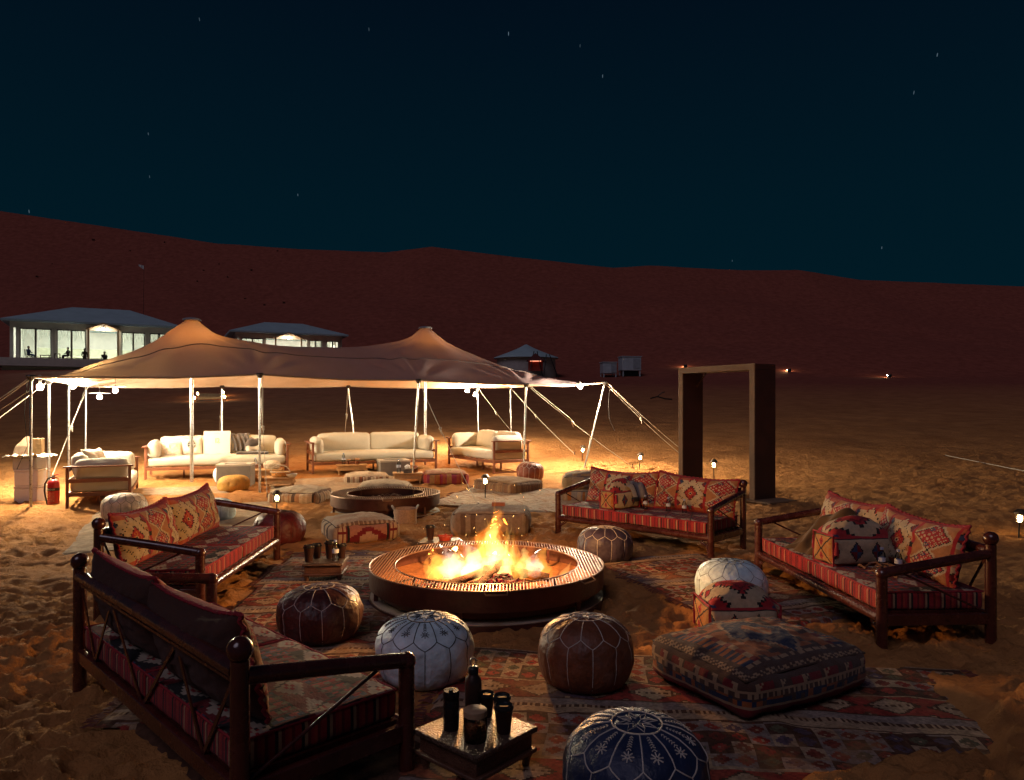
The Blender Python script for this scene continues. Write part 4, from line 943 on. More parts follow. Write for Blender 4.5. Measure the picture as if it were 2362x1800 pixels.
lantern('stake lantern glowing alone on the sand behind the blanket bench', 6.05, 8.7, .37, tilt=3)

# ---------------------------------------------------------------- wooden portal
def portal():
    p0 = Vector((3.74, 11.35, 0)); p1 = Vector((2.94, 12.7, 0)); e = (p0-p1).normalized(); W = (p0-p1).length; nrm = Vector((e.y, -e.x, 0)); dep = -nrm if nrm.x > 0 else nrm
    dep = Vector((.86, .51, 0)); D = .49; z0 = mz(3.4, 12)
    ang = math.atan2(e.y, e.x); t = thing('wooden_portal', 'free-standing dark wooden portal frame in the sand', 'portal', ((p0+p1)/2)+dep*D/2+Vector((0, 0, z0)), ang)
    DK = mat('portal_unlit_board', (.055, .018, .012), .6, var=.3, vscale=6, bump=.15, bscale=40); LT = mat('portal_lit_board', (.18, .105, .06), .7, var=.2, vscale=10, bump=.1, bscale=60)  # tent-lit front and unlit sides painted as lighter and darker wood
    H = 2.06; th = .09
    sgn = 1 if (Matrix.Rotation(ang, 3, 'Z') @ Vector((0, 1, 0))).dot(dep) > 0 else -1
    for s in (-1, 1):
        m = MB(); m.box((s*W/2, sgn*.01, H/2-.05), (th, D-.02, H+.1)); p = part('post', m, DK, t, bevel=.004)
        m = MB(); m.box((s*W/2, -sgn*(D/2-.008), H/2-.05), (th+.012, .022, H+.09)); part('lit_edge_board', m, LT, p, bevel=.002)
    m = MB(); m.box((0, sgn*.01, H+.045+.002), (W+th, D-.02, .09)); b = part('lintel', m, DK, t, bevel=.004)
    m = MB(); m.box((0, -sgn*(D/2-.008), H+.045), (W+th+.012, .024, .10)); part('lit_edge_board', m, LT, b, bevel=.002)
    for s in (-1, 1):
        m = MB(); m.tube([(s*(W/2-.05), sgn*.1, H-.22), (s*(W/2-.26), sgn*.1, H)], .014, 4); part('corner_brace', m, DK, t)
    m = MB(); m.box((W/2+.12, 0, .015), (.55, .62, .03)); part('foot_board', m, LT, t, bevel=.004)
    m = MB(); m.box((-W/2, 0, .015), (.4, .62, .03)); part('foot_board', m, LT, t, bevel=.004)
portal()

# ---------------------------------------------------------------- stretch tent
def stretch_tent():
    FL, FR = np.array([-7.2, 10.9]), np.array([2.05, 16.1]); G = np.array([-2.1, 5.0]); F = FR-FL
    t = thing('stretch_tent', 'low two-peaked stretch tent sheltering the cream sofas', 'tent', (-3.6, 15.0, mz(-3.6, 15)))
    base = Vector(t.location); ns, nt_ = 132, 72
    S, T = np.meshgrid(np.linspace(0, 1, ns+1), np.linspace(0, 1, nt_+1))
    # edges drawn in between the poles
    fp = [0, .31, .585, .81, 1.0]; bp = [0, .262, .549, .9, 1.0]; sp = [0, .25, .6, 1.0]
    def scal(u, P):
        out = np.zeros_like(u)
        for a, b in zip(P[:-1], P[1:]): m = (u >= a) & (u <= b); out = np.where(m, 4*(u-a)*(b-u)/(b-a)**2*(b-a), out)
        return out
    s_in = S.copy(); t_in = T.copy()
    t_in = T+scal(S, fp)*.10*(1-T)-scal(S, bp)*.12*T; s_in = S+scal(T, sp)*.06*(1-S)-scal(T, [0, 1])*.05*S
    X = FL[0]+F[0]*s_in+G[0]*t_in; Y = FL[1]+F[1]*s_in+G[1]*t_in
    zf = np.interp(S[0], [0, .18, .31, .45, .585, .70, .81, .9, 1.0], [2.02, 2.04, 2.12, 2.06, 2.07, 2.03, 2.02, 2.0, 2.08])
    zb = np.interp(S[0], bp, [2.0, 2.04, 2.08, 2.1, 2.1])-scal(S[0], bp)*.12
    zl = np.interp(T[:, 0], sp, [2.02, 2.0, 1.98, 2.0])-scal(T[:, 0], sp)*.05; zr_ = np.interp(T[:, 0], [0, 1], [2.08, 2.1])-scal(T[:, 0], [0, 1])*.02
    Z = (1-T)*zf[None, :]+T*zb[None, :]
    Z[:, 0] = zl; Z[:, -1] = zr_
    fixed = np.zeros_like(Z, bool); fixed[0] = fixed[-1] = True; fixed[:, 0] = fixed[:, -1] = True
    peaks = [(-5.98, 13.6, 3.20), (-2.0, 16.8, 3.38)]
    for px, py, ph in peaks:
        d = np.hypot(X-px, Y-py); m = d < .40; Z[m] = ph-.9*np.maximum(0, d[m]-.07)**1.0*.9; fixed |= m
    dx2 = (F@F)/ns**2; dy2 = (G@G)/nt_**2; wx, wy = 1/dx2, 1/dy2
    # straight-sided, slightly slack membrane
    src_ = .175
    ii, jj = np.indices(Z.shape)
    free = ~fixed
    for it in range(700):
        for par in (0, 1):
            Zn = Z.copy(); Zn[1:-1, 1:-1] = (wx*(Z[1:-1, :-2]+Z[1:-1, 2:])+wy*(Z[:-2, 1:-1]+Z[2:, 1:-1])+src_)/(2*(wx+wy))
            m = free & ((ii+jj) % 2 == par); Z[m] += 1.93*(Zn[m]-Z[m])
    Z = Z+fbm(X*.9, Y*.9, 44, 3)*.03*np.where(fixed, 0, 1)
    edge_d = np.minimum(np.minimum(S, 1-S)*10, np.minimum(T, 1-T)*5)
    for px, py, ph in peaks:                                 # folds running down from the peaks
        rr_ = np.hypot(X-px, Y-py); an = np.arctan2(Y-py, X-px); Z = Z+.016*np.sin(an*11+2*np.sin(an*3))*np.exp(-((rr_-.9)/.6)**2)*np.clip(edge_d*3, 0, 1)
    for q, tt in [(s_, 0) for s_ in fp]+[(s_, 1) for s_ in bp]+[(0, .25), (0, .6)]:   # tension folds fanning out of the pole heads
        cx_, cy_ = FL+F*q+G*tt; rr_ = np.hypot(X-cx_, Y-cy_); an = np.arctan2(Y-cy_, X-cx_); Z = Z+.02*np.sin(an*13)*np.exp(-((rr_-.7)/.5)**2)*np.clip(edge_d*2, 0, 1)
    V = np.stack([X-base.x, Y-base.y, Z-base.z], -1).reshape(-1, 3); n1 = ns+1
    mb = MB(); mb.v = V.tolist(); mb.f = [(j*n1+i, j*n1+i+1, (j+1)*n1+i+1, (j+1)*n1+i) for j in range(nt_) for i in range(ns)]; mb.c = [None]*len(mb.f)
    cn = part('canopy', mb, TENT, t)
    def surf(j, i): return Vector(V[j*n1+i])
    DARK = mat('tent_seam', (.10, .08, .08), .8)
    for j in (13, 50):
        m = MB(); m.tube([surf(j, i)+Vector((0, 0, .004)) for i in range(3, ns-2)], .009, 5); part('seam', m, DARK, cn)
    hem = MB(); loop = [surf(0, i) for i in range(0, ns+1)]+[surf(j, ns) for j in range(1, nt_+1)]+[surf(nt_, ns-i) for i in range(1, ns+1)]+[surf(nt_-j, 0) for j in range(1, nt_+1)]
    hem.tube(loop, .016, 6); part('hem', hem, mat('tent_hem', (.30, .22, .16), .85), cn)
    for px, py, ph in peaks:
        m = MB(); m.lathe([(0, 0), (.17, -.01), (.15, .025), (.08, .045), (0, .05)], 18, (px-base.x, py-base.y, ph-base.z-.02)); part('peak_cap', m, mat('grey_cap_cloth', (.24, .24, .25), .8), cn)
    def pole(bx, by, top, r=.021):
        m = MB(); m.tube([Vector((bx, by, mz(bx, by)-.15))-base, Vector(top)-base], r, 12); p = part('pole', m, STEEL, t)
        tp = Vector(top)-base; m = MB(); m.lathe([(.034, -.06), (.045, -.03), (.07, .0), (.06, .025), (0, .03)], 10, tp); part('pole_head', m, BLACK, p); return p
    def E(s, tt): 
        q = FL+F*s+G*tt; return q
    for s, dxy in ((0, (0, .0)), (.31, (0, 0)), (.585, (-.12, 0.0)), (.81, (-.06, -.12)), (1.0, (-.52, -.30))):
        q = E(s, 0); zt_ = float(np.interp(s, [0, .31, .585, .81, 1], [2.02, 2.12, 2.07, 2.02, 2.08])); pole(q[0]+dxy[0], q[1]+dxy[1], (q[0], q[1], zt_))
    for tt in (.25, .6): q = E(0, tt); pole(q[0], q[1], (q[0], q[1], 2.0))
    for s, z in ((0, 2.0), (.262, 2.04), (.549, 2.08), (.9, 2.1), (1.0, 2.1)):
        q = E(s, 1); pole(q[0]+(.25 if s == .549 else .04), q[1]-.1, (q[0], q[1], z))
    for px, py, ph in peaks: pole(px, py, (px, py, ph-.03), .034)
    m = MB(); m.tube([Vector((*E(0, 0), 2.0))-base, Vector((*E(0, .12), 2.06))-base, Vector((*E(0, .25), 2.0))-base], .012, 6); part('strut', m, STEEL, t)
    def rope(a, b, knots=True, dbl=False, r=.006):
        a = Vector(a)-base; b = Vector(b)-base; m = MB(); m.tube([a+(b-a)*k/8-Vector((0, 0, .05*math.sin(math.pi*k/8))) for k in range(9)], r, 6)
        if dbl: o = Vector((.05, 0, .0)); m.tube([a+o, a+(b-a)*.42], r, 6)
        k = part('guy_rope', m, ROPE, t)
        if knots:
            c = a+(b-a)*.42-Vector((0, 0, .045)); m = MB(); m.sphere(c, .028, 8); m.sphere(c+Vector((.01, 0, -.04)), .02, 8); m.tube([c, c+Vector((.02, 0, -.11))], .007, 6); part('knot', m, ROPE, k)
        m = MB(); m.tube([b+Vector((0, 0, .06)), b-Vector((0, 0, .12))], .012, 6); part('peg', m, IRON, k)
    def g(x, y): return (x, y, mz(x, y)+.02)
    q = E(1, 1); rope((q[0], q[1], 2.1), g(1.6, 18.6))
    q = E(.81, 0); rope((q[0], q[1], 2.02), g(2.65, 16.0), dbl=True)
    q = E(1, 0); rope((q[0], q[1], 2.08), g(4.15, 17.2), dbl=True); rope((q[0]+.06, q[1], 2.08), g(4.3, 17.0), knots=False)
    q = E(.585, 0); rope((q[0], q[1], 2.07), g(-.50, 10.9))
    q = E(.31, 0); rope((q[0], q[1], 2.12), g(-4.0, 11.9), dbl=True)
    q = E(.549, 1); rope((q[0], q[1], 2.08), g(-4.7, 20.4)); q = E(.9, 1); rope((q[0], q[1], 2.1), g(.2, 22.2)); q = E(.262, 1); rope((q[0], q[1], 2.04), g(-7.9, 19.6))
    q = E(0, 0); rope((q[0], q[1], 2.02), g(-9.3, 9.6), dbl=True); rope((q[0], q[1]+.05, 1.85), g(-9.6, 10.2), knots=False); rope((q[0], q[1], 1.98), g(-9.9, 10.6))
    q = E(0, .25); rope((q[0], q[1], 2.0), g(-10.2, 11.8)); q = E(0, 1); rope((q[0], q[1], 2.0), g(-8.0, 12.5), dbl=True)
    m = MB(); q = E(1, 0); a = Vector((q[0]+.12, q[1], 1.98))-base; m.tube([a, a+Vector((-.04, 0, -.3)), a+Vector((-.02, 0, -.7)), a+Vector((.1, 0, -.95))], .006, 5); part('loose_strap', m, BLACK, t)
    m = MB(); q = E(0, 0); a = Vector((q[0]-.05, q[1], 1.98))-base; m.tube([a, a+Vector((-.05, 0, -.5)), a+Vector((.0, 0, -1.0)), a+Vector((-.16, 0, -1.35))], .005, 5); part('loose_strap', m, BLACK, t)
stretch_tent()
def tent_lamp(label, x, y, z, shade=False, r=.047, ceiling=2.02, core=None):
    t = thing('tent_lamp', label, 'lamp', (x, y, z), 0, 'bulb lamps of the stretch tent')
    m = MB(); m.sphere((0, 0, 0), r, 16); part('bulb', m, core or LAMPCORE, t)
    m = MB(); m.lathe([(.016, r*.9), (.022, r+.02), (.02, r+.06), (0, r+.065)], 10); part('socket', m, BLACK, t)
    m = MB(); m.tube([(0, 0, r+.05), (.01, 0, max(r+.08, ceiling-z))], .004, 5); part('cord', m, BLACK, t)
    if shade: m = MB(); m.lathe([(.02, r+.055), (.12, r+.045), (.20, r+.035), (.20, r+.03), (.02, r+.045)], 22); part('shade', m, mat('white_lamp_shade', (.7, .68, .64), .5), t)
tent_lamp('bare bulb lamp hanging between the two outer left tent poles', -7.42, 11.45, 1.88, core=OUTERCORE)
tent_lamp('bare bulb lamp at the left hem beside the third side pole', -7.78, 12.9, 1.93)
tent_lamp('disc-shaded lamp hanging lowest by the back left pole', -8.55, 15.1, 1.76, True, ceiling=2.2, core=DIMCORE)
tent_lamp('disc-shaded lamp next to the lowest disc-shaded lamp', -7.9, 14.5, 1.88, True, ceiling=2.3, core=DIMCORE)
tent_lamp('bulb lamp just above the front hem near the left end', -7.05, 12.45, 2.1, ceiling=2.25, core=DIMCORE)
tent_lamp('bulb lamp on the back right pole behind the corner sofa', -1.22, 19.9, 1.99)
tent_lamp('lower bulb lamp on the back right pole behind the corner sofa', -1.02, 20.2, 1.88)
for k, (px_, py_) in enumerate(((-5.98, 13.6), (-2.0, 16.8))):
    tent_lamp(['bulb lamp on the inner pole under the left tent peak', 'bulb lamp on the inner pole under the right tent peak'][k], px_+.11, py_-.05, 2.62, ceiling=2.85, core=emitter('peak_bulb', (1.0, .52, .18), 1700))
tent_lamp('bright bulb lamp hanging next to the leaning corner pole', 1.47, 15.65, 1.99, core=CORNERCORE)

# ---------------------------------------------------------------- cream sofas
def sofa(label, loc, rz, L, backs=2, D=.86):
    t = thing('sofa', label, 'sofa', loc, rz, 'cream cushioned sofas under the tent'); hx, hy = L/2, D/2; s = .042
    for sx in (-1, 1):
        x = sx*(hx-s/2)
        for y, h in ((-hy+s/2, .64), (hy-s/2, .64)):
            m = MB(); m.box((x, y, h/2-.03), (s, s, h+.06)); part('leg', m, TEAK, t, bevel=.004)
        m = MB(); m.box((x+sx*.02, 0, .65), (.085, D+.06, .022)); part('arm_rest', m, TEAK, t, bevel=.004)
        for z in (.44, .235):
            m = MB(); m.box((x+sx*.004, 0, z), (.024, D-s*2, .058)); part('side_rail', m, TEAK, t, bevel=.003)
        m = MB(); m.box((x, -.02, .012), (.02, D, .02)); part('skid', m, TEAK, t)
    for y in (-hy+.02, hy-.02):
        m = MB(); m.box((0, y, .232), (L-2*s, .032, .056)); part('seat_rail', m, TEAK, t, bevel=.003)
    for z in (.44, .60):
        m = MB(); m.box((0, hy-.03, z), (L-2*s, .022, .05)); part('back_rail', m, TEAK, t, bevel=.003)
    for x in (-hx*.5, 0, hx*.5):
        m = MB(); m.box((x, .05 if x else -.1, .1), (s*.8, s*.8, .22)); part('leg', m, TEAK, t)
    for k in range(9):
        m = MB(); m.box((-hx+L*(k+.8)/9.6, 0, .262), (.06, D-.08, .012)); part('slat', m, TEAK, t)
    m = softbox((hx-.055, hy-.03, .085), .05, (.0, .02, .035), (36, 14, 6), None, .008, random.uniform(0, 9)); part('seat_cushion', m, LINEN, t, loc=(0, -.02, .352))
    w = (L-.12-.30)/backs
    for k in range(backs):
        m = softbox((w/2-.004, .085, .20), .055, (.01, .05, .015), (16, 6, 10), None, .014, random.uniform(0, 30)); part('back_cushion', m, LINEN, t, loc=(-((backs-1)/2-k)*w, hy-.16, .615), rot=(R(-10), 0, R(random.uniform(-1.5, 1.5))))
    for sx in (-1, 1):
        m = softbox((.085, D*.40, .165), .07, (.035, .01, .015), (6, 14, 10), None, .012, random.uniform(0, 30)); part('arm_cushion', m, LINEN, t, loc=(sx*(hx-.145), -.03, .585), rot=(0, R(sx*3), 0))
    return t
sofas = [sofa('cream sofa seen from its slatted end beside the extinguisher', (-6.58, 11.78, .03), R(114.3), 1.95, 2), sofa('long cream sofa with the white board and grey blanket', (-5.84, 14.54, zt(-5.8, 14.5)-.02), R(20.2), 2.6, 2),
         sofa('long cream sofa with bare cushions in the middle of the tent', (-2.96, 15.43, zt(-2.96, 15.43)-.02), R(23), 2.6, 2), sofa('cream corner sofa with its slatted arm towards the small orange pouf', (-.55, 15.92, zt(-.55, 15.9)-.02), R(-58.8), 2.1, 2)]
def on_sofa(k, x, y, z): return wpos(sofas[k], x, y, z)
def sofa_items():
    s = sofas[1]; rz = s.rotation_euler.z
    t = thing('welcome_board', 'white square board with a gold emblem leaning on the long sofa', 'board', on_sofa(1, -.05, .02, .462), rz); t.rotation_euler = (R(-12), 0, rz+R(-3))
    m = MB(); m.box((0, 0, .235), (.50, .02, .47)); part('panel', m, mat('white_board', (.72, .68, .62), .6, var=.05), t, bevel=.003)
    GOLD = mat('gold_print', (.45, .26, .06), .4, metal=.4)
    m = MB(); m.box((-.022, -.0125, .275), (.012, .004, .095)); part('gold_bar', m, GOLD, t)
    m = MB(); m.tube([(.015+.024*math.sin(R(a)), -.012, .295+.022*math.cos(R(a))) for a in range(-60, 121, 20)]+[(.03, -.012, .262), (.0, -.012, .232), (.03, -.012, .226), (.055, -.012, .236)], .005, 5); part('gold_curl', m, GOLD, t)
    m = MB(); m.tube([(-.05+.1*k/8, -.012, .41+.012*math.sin(math.pi*k/8)) for k in range(9)], .002, 4); part('gold_arc', m, GOLD, t)
    def throw(label, x, w, h, mt, y, z, lean, seed, name='throw_pillow'):
        t = thing(name, label, 'pillow', on_sofa(1, x, y, z), rz); t.rotation_euler = (R(lean), R(seed % 7-3), rz+R(seed % 5*3-6)); mb, rim = pillow(w, h, .15, 24, 20, lambda u, v: (.6, .5, .38), lambda u, v: (.6, .5, .38), .08, seed); part('cover', mb, mt, t)
        return t
    TUFT = mat('tufted_white_cotton', (.66, .55, .42), .9, var=.35, vscale=38, bump=1.2, bscale=55)
    p = throw('tufted tasselled white pillow slumped at the left of the long sofa', -.88, .42, .34, TUFT, -.12, .45, -38, 3)
    m = MB()
    for k in range(24): x = -.2+.4*k/23; m.tube([(x, -.02, .01), (x+.01, -.05, -.045)], .006, 4)
    f = part('tassels', m, TUFT, p); f['kind'] = 'stuff'
    p = throw('white pillow with a black wheel emblem on the long sofa', -.50, .38, .36, mat('white_cotton', (.68, .60, .50), .9, var=.06), .0, .45, -18, 8)
    m = MB(); m.tube([(.07*math.cos(R(a)), -.078, .2+.07*math.sin(R(a))) for a in range(0, 361, 24)], .006, 5)
    for k in range(8): a = R(45*k); m.tube([(.015*math.cos(a), -.08, .2+.015*math.sin(a)), (.062*math.cos(a+.3), -.08, .2+.062*math.sin(a+.3))], [.004, .011], 5)
    part('wheel_emblem', m, BLACK, p)
    # grey blanket over the back rest
    t = thing('grey_blanket', 'dark grey blanket thrown over the back of the long sofa', 'blanket', on_sofa(1, .36, .25, .50), rz)
    mb = MB(); nx, ny = 18, 26; pth = [(-.17, .02), (-.14, .14), (-.11, .28), (-.02, .36), (.09, .36), (.13, .22), (.14, .05)]
    def along(u):
        k = u*(len(pth)-1); i = min(int(k), len(pth)-2); f = k-i; return pth[i][0]*(1-f)+pth[i+1][0]*f, pth[i][1]*(1-f)+pth[i+1][1]*f
    for j in range(ny+1):
        for i in range(nx+1):
            y, z = along(j/ny); x = (-.5+i/nx)*(.30+.10*j/ny)+.05*(1-j/ny); fo = .022*math.sin(i*1.25+j*.18)*(1 if j < 14 else .4)
            mb.v.append((x+.02*math.sin(j*.4), y-.025+fo, z+.01*math.sin(i*.9)))
    mb.f = [(j*(nx+1)+i, j*(nx+1)+i+1, (j+1)*(nx+1)+i+1, (j+1)*(nx+1)+i) for j in range(ny) for i in range(nx)]; mb.c = [None]*len(mb.f)
    o = part('cloth', mb, mat('grey_wool', (.075, .062, .062), .95, sheen=.3, weave=.3), t); so = o.modifiers.new('thick', 'SOLIDIFY'); so.thickness = .012
    t = thing('folded_throw', 'folded dark throw lying flat on the long sofa seat', 'blanket', on_sofa(1, .62, -.12, .462), rz); part('cloth', softbox((.30, .14, .022), .015, (0, 0, .008), (14, 8, 4), None, .012, 5), mat('grey_wool'), t, loc=(0, 0, .022))
    t = thing('tote_bag', 'cream cloth bag with a black scarf on the long sofa seat', 'bag', on_sofa(1, .66, .04, .49), rz); part('bag', softbox((.15, .09, .085), .06, (.02, .02, .02), (12, 8, 8), None, .04, 6), mat('white_cotton'), t, loc=(0, 0, .085))
    part('scarf', softbox((.12, .05, .075), .04, (.02, .02, .02), (10, 6, 8), None, .04, 9), mat('grey_wool'), t, loc=(-.03, -.03, .19))
    s0 = sofas[0]; t = thing('throw_pillow', 'white pillow propped on the slatted-end sofa', 'pillow', on_sofa(0, -.30, .02, .47), s0.rotation_euler.z); t.rotation_euler = (R(-24), 0, s0.rotation_euler.z+R(-25)); mb, rim = pillow(.5, .44, .18, 24, 20, None, None, .06, 4); mb.c = [None]*len(mb.c); part('cover', mb, mat('white_cotton'), t)
sofa_items()

# ---------------------------------------------------------------- things left on the benches
def bench_items():
    b = benchD; rz = b.rotation_euler.z
    t = thing('brown_blanket', 'crumpled brown blanket heaped on the bench behind the box cushion', 'blanket', wpos(b, -.36, .02, .345), rz)
    mb = MB(); nx, ny = 40, 34
    for j in range(ny+1):
        for i in range(nx+1):
            u, v = -1+2*i/nx, -1+2*j/ny; x = u*.23+.03*math.sin(v*5); y = v*.34+.05*u
            hgt = .36*math.exp(-((u*.8)**2*1.2+((v-.25)*1.0)**2*1.6))+.025*math.sin(u*9+v*4)*(1-u*u)+.04*mnoise.noise(Vector((u*3, v*3, 1)))
            mb.v.append((x, y, max(.004, hgt*(1-max(0, abs(u)-.86)*5)*(1-max(0, abs(v)-.86)*5))))
    mb.f = [(j*(nx+1)+i, j*(nx+1)+i+1, (j+1)*(nx+1)+i+1, (j+1)*(nx+1)+i) for j in range(ny) for i in range(nx)]; mb.c = [None]*len(mb.f)
    part('cloth', mb, mat('brown_wool', (.10, .05, .014), .95, sheen=.1, bump=.2, bscale=30), t)
    t = thing('strap_bundle', 'tangle of leather straps on the blanket bench mattress', 'straps', wpos(b, .55, -.02, .362), rz)
    for k in range(9):
        m = MB(); a = random.uniform(0, 6.28); c = Vector((random.uniform(-.10, .10), random.uniform(-.12, .10), .02)); r = random.uniform(.06, .12)
        m.tube([c+Vector((r*math.cos(a+q*.5)*(1+.3*math.sin(q)), r*.8*math.sin(a+q*.5), .02+.02*math.sin(q*1.3+k))) for q in range(9)], .008, 6); part('strap', m, mat('strap_leather', (.16, .07, .035), .6), t)
    for k, (x, y) in enumerate(((.36, .02), (.44, .10))):
        bottle(['small water bottle lying upright beside the box cushion on the blanket bench', 'small water bottle against the tan-flapped cushion'][k], wpos(b, x, y, .355), .85)
    c = benchC
    for k, (x, y) in enumerate(((-.02, .02), (.28, .04), (.50, .02))):
        bottle(['clear bottle beside the yellow-ended box cushion', 'clear bottle standing mid mattress on the portal bench', 'clear bottle nearest the portal end of the bench mattress'][k], wpos(c, x, y, .355), .85)
    t = thing('dark_shawl', 'dark patterned shawl draped over the yellow-ended box cushion', 'shawl', wpos(c, -.27, .06, .60), c.rotation_euler.z)
    mb = MB(); nx, ny = 26, 22
    for j in range(ny+1):
        for i in range(nx+1):
            u, v = -1+2*i/nx, -1+2*j/ny; d = max(0, abs(u)-.42); mb.v.append((u*.20+.01*math.sin(v*7), v*.18, .055-d*d*.55+.010*math.sin(u*8+v*5)-.05*max(0, abs(v)-.7)))
    mb.f = [(j*(nx+1)+i, j*(nx+1)+i+1, (j+1)*(nx+1)+i+1, (j+1)*(nx+1)+i) for j in range(ny) for i in range(nx)]; mb.c = [GREY if hsh(i//5+j//4, j//6) > .55 else BLK for j in range(ny) for i in range(nx)]
    o = part('cloth', mb, CLOTH, t); so = o.modifiers.new('thick', 'SOLIDIFY'); so.thickness = .006
bench_items()

# ---------------------------------------------------------------- left of the tent: boxes, bags, extinguisher
def left_stuff():
    x, y = -7.6, 11.5; z = mz(x, y); WP = mat('white_foam', (.80, .76, .70), .75, var=.08)
    for k in range(2):
        t = thing('foam_box', ['white foam box standing on the sand under another foam box', 'white foam box stacked second under the grey tub'][k], 'box', (x, y, z+k*.262-.01), R(6+k*3), 'stacked white foam boxes')
        m = MB(); m.box((0, 0, .115), (.34, .30, .23)); part('carton', m, WP, t, bevel=.012); m = MB(); m.box((0, 0, .246), (.355, .315, .03)); part('lid', m, WP, t, bevel=.01)
    t = thing('grey_tub', 'grey plastic tub on the stacked foam boxes', 'tub', (x-.01, y, z+.516), R(4)); m = MB(); m.box((0, 0, .09), (.36, .31, .19)); part('tub_body', m, mat('grey_plastic', (.40, .40, .40), .5), t, bevel=.02)
    m = MB(); m.box((0, 0, .192), (.39, .34, .018)); part('rim', m, mat('grey_plastic'), t, bevel=.006)
    t = thing('foil_sheet', 'crumpled foil and plastic wrap on the grey tub', 'foil', (x, y, z+.722), R(4)); mb = MB(); n = 22
    for j in range(n+1):
        for i in range(n+1):
            u, v = -1+2*i/n, -1+2*j/n; mb.v.append((u*.30, v*.22, .015+.045*mnoise.noise(Vector((u*4, v*4, 0)))+.03*mnoise.noise(Vector((u*11, v*11, 5)))-.05*max(0, abs(u)-.62)))
    mb.f = [(j*(n+1)+i, j*(n+1)+i+1, (j+1)*(n+1)+i+1, (j+1)*(n+1)+i) for j in range(n) for i in range(n)]; mb.c = [None]*len(mb.f)
    part('foil', mb, mat('foil', (.62, .56, .48), .3, metal=.7, bump=.5, bscale=50), t, smooth=False)
    t = thing('wrapped_bag', 'peaked white and red bag on the crumpled foil', 'bag', (x-.10, y-.02, z+.735)); m = MB(); m.add([(-.13, -.07, 0), (.12, -.07, 0), (.12, .07, 0), (-.13, .07, 0), (.06, -.02, .30), (.10, -.02, .29), (-.09, -.055, .14), (.11, -.055, .14), (.11, .055, .14), (-.09, .055, .14)],
        [(0, 1, 7, 6), (1, 2, 8, 7), (2, 3, 9, 8), (3, 0, 6, 9), (6, 7, 5, 4), (7, 8, 5), (8, 9, 4, 5), (9, 6, 4), (3, 2, 1, 0)]); part('bag', m, mat('printed_bag', (.52, .38, .27), .6, var=.35, wear=((.42, .10, .05), 5)), t, smooth=False)
    t = thing('paper_bag', 'brown kraft paper bag on the crumpled foil', 'bag', (x+.105, y+.02, z+.735), R(5)); m = MB(); m.box((0, 0, .13), (.15, .09, .26)); part('bag', m, mat('kraft_paper', (.38, .23, .10), .85, bump=.4, bscale=20), t, bevel=.006)
    # fire extinguisher
    ex, ey = -7.05, 11.2; t = thing('fire_extinguisher', 'red powder fire extinguisher with a black hose standing on the sand', 'extinguisher', (ex, ey, mz(ex, ey)-.01), R(-8)); RD = mat('red_enamel', (.42, .016, .018), .3, coat=.3, var=.1)
    m = MB(); m.lathe([(0, 0), (.078, 0), (.082, .012), (.082, .33), (.074, .365), (.045, .392), (.024, .40), (.024, .425), (0, .425)], 28); cy = part('cylinder', m, RD, t)
    m = MB(); m.lathe([(0, .425), (.02, .425), (.022, .45), (.012, .465), (0, .466)], 12); v = part('valve', m, STEEL, t); m = MB(); m.tube([(0, 0, .455), (.09, -.01, .475), (.10, -.01, .47)], .008, 6); part('lever', m, RD, v); m = MB(); m.tube([(0, 0, .435), (.08, -.01, .42), (.10, -.01, .405)], .008, 6); part('grip', m, RD, v)
    m = MB(); m.tube([(-.02, 0, .43), (-.09, 0, .41), (-.145, 0, .33), (-.155, 0, .22), (-.14, 0, .13), (-.10, -.01, .03), (-.085, -.01, .0)], .012, 8); part('hose', m, BLACK, t)
    m = MB(); m.lathe([(.0828, .225), (.0828, .27)], 28, cap=False); part('label_band', m, BLACK, cy)
    m = MB(); m.add([(.0829*math.cos(a), .0829*math.sin(a), z) for z in (.06, .205) for a in [R(-98+7*k) for k in range(9)]], [(k, k+1, k+10, k+9) for k in range(8)]); part('side_print', m, mat('faint_print', (.46, .05, .04), .5, var=.5, vscale=70, wear=((.55, .42, .36), 60)), cy)
    def text(s, size, z, x=0, wdt=1.0):
        cu = bpy.data.curves.new('lettering', 'FONT'); cu.body = s; cu.size = size; cu.extrude = .0008; cu.align_x = 'CENTER'; cu.align_y = 'CENTER'; tmp = bpy.data.objects.new('tmp', cu); col.objects.link(tmp)
        dg = bpy.context.evaluated_depsgraph_get(); me = bpy.data.meshes.new_from_object(tmp.evaluated_get(dg)); bpy.data.objects.remove(tmp)
        rr = .0835
        for q in me.vertices: a = (q.co.x*wdt+x)/rr-math.pi/2; zz = q.co.y+z; off = rr+q.co.z; q.co = (off*math.cos(a), off*math.sin(a), zz)
        me.name = 'lettering'; link('lettering', me, mat('white_letters', (.62, .55, .48), .6), cy)
    text('POWDER', .036, .247)
    for k, ch in enumerate('FIRE'): text(ch, .026, .200-.036*k, -.045)
left_stuff()

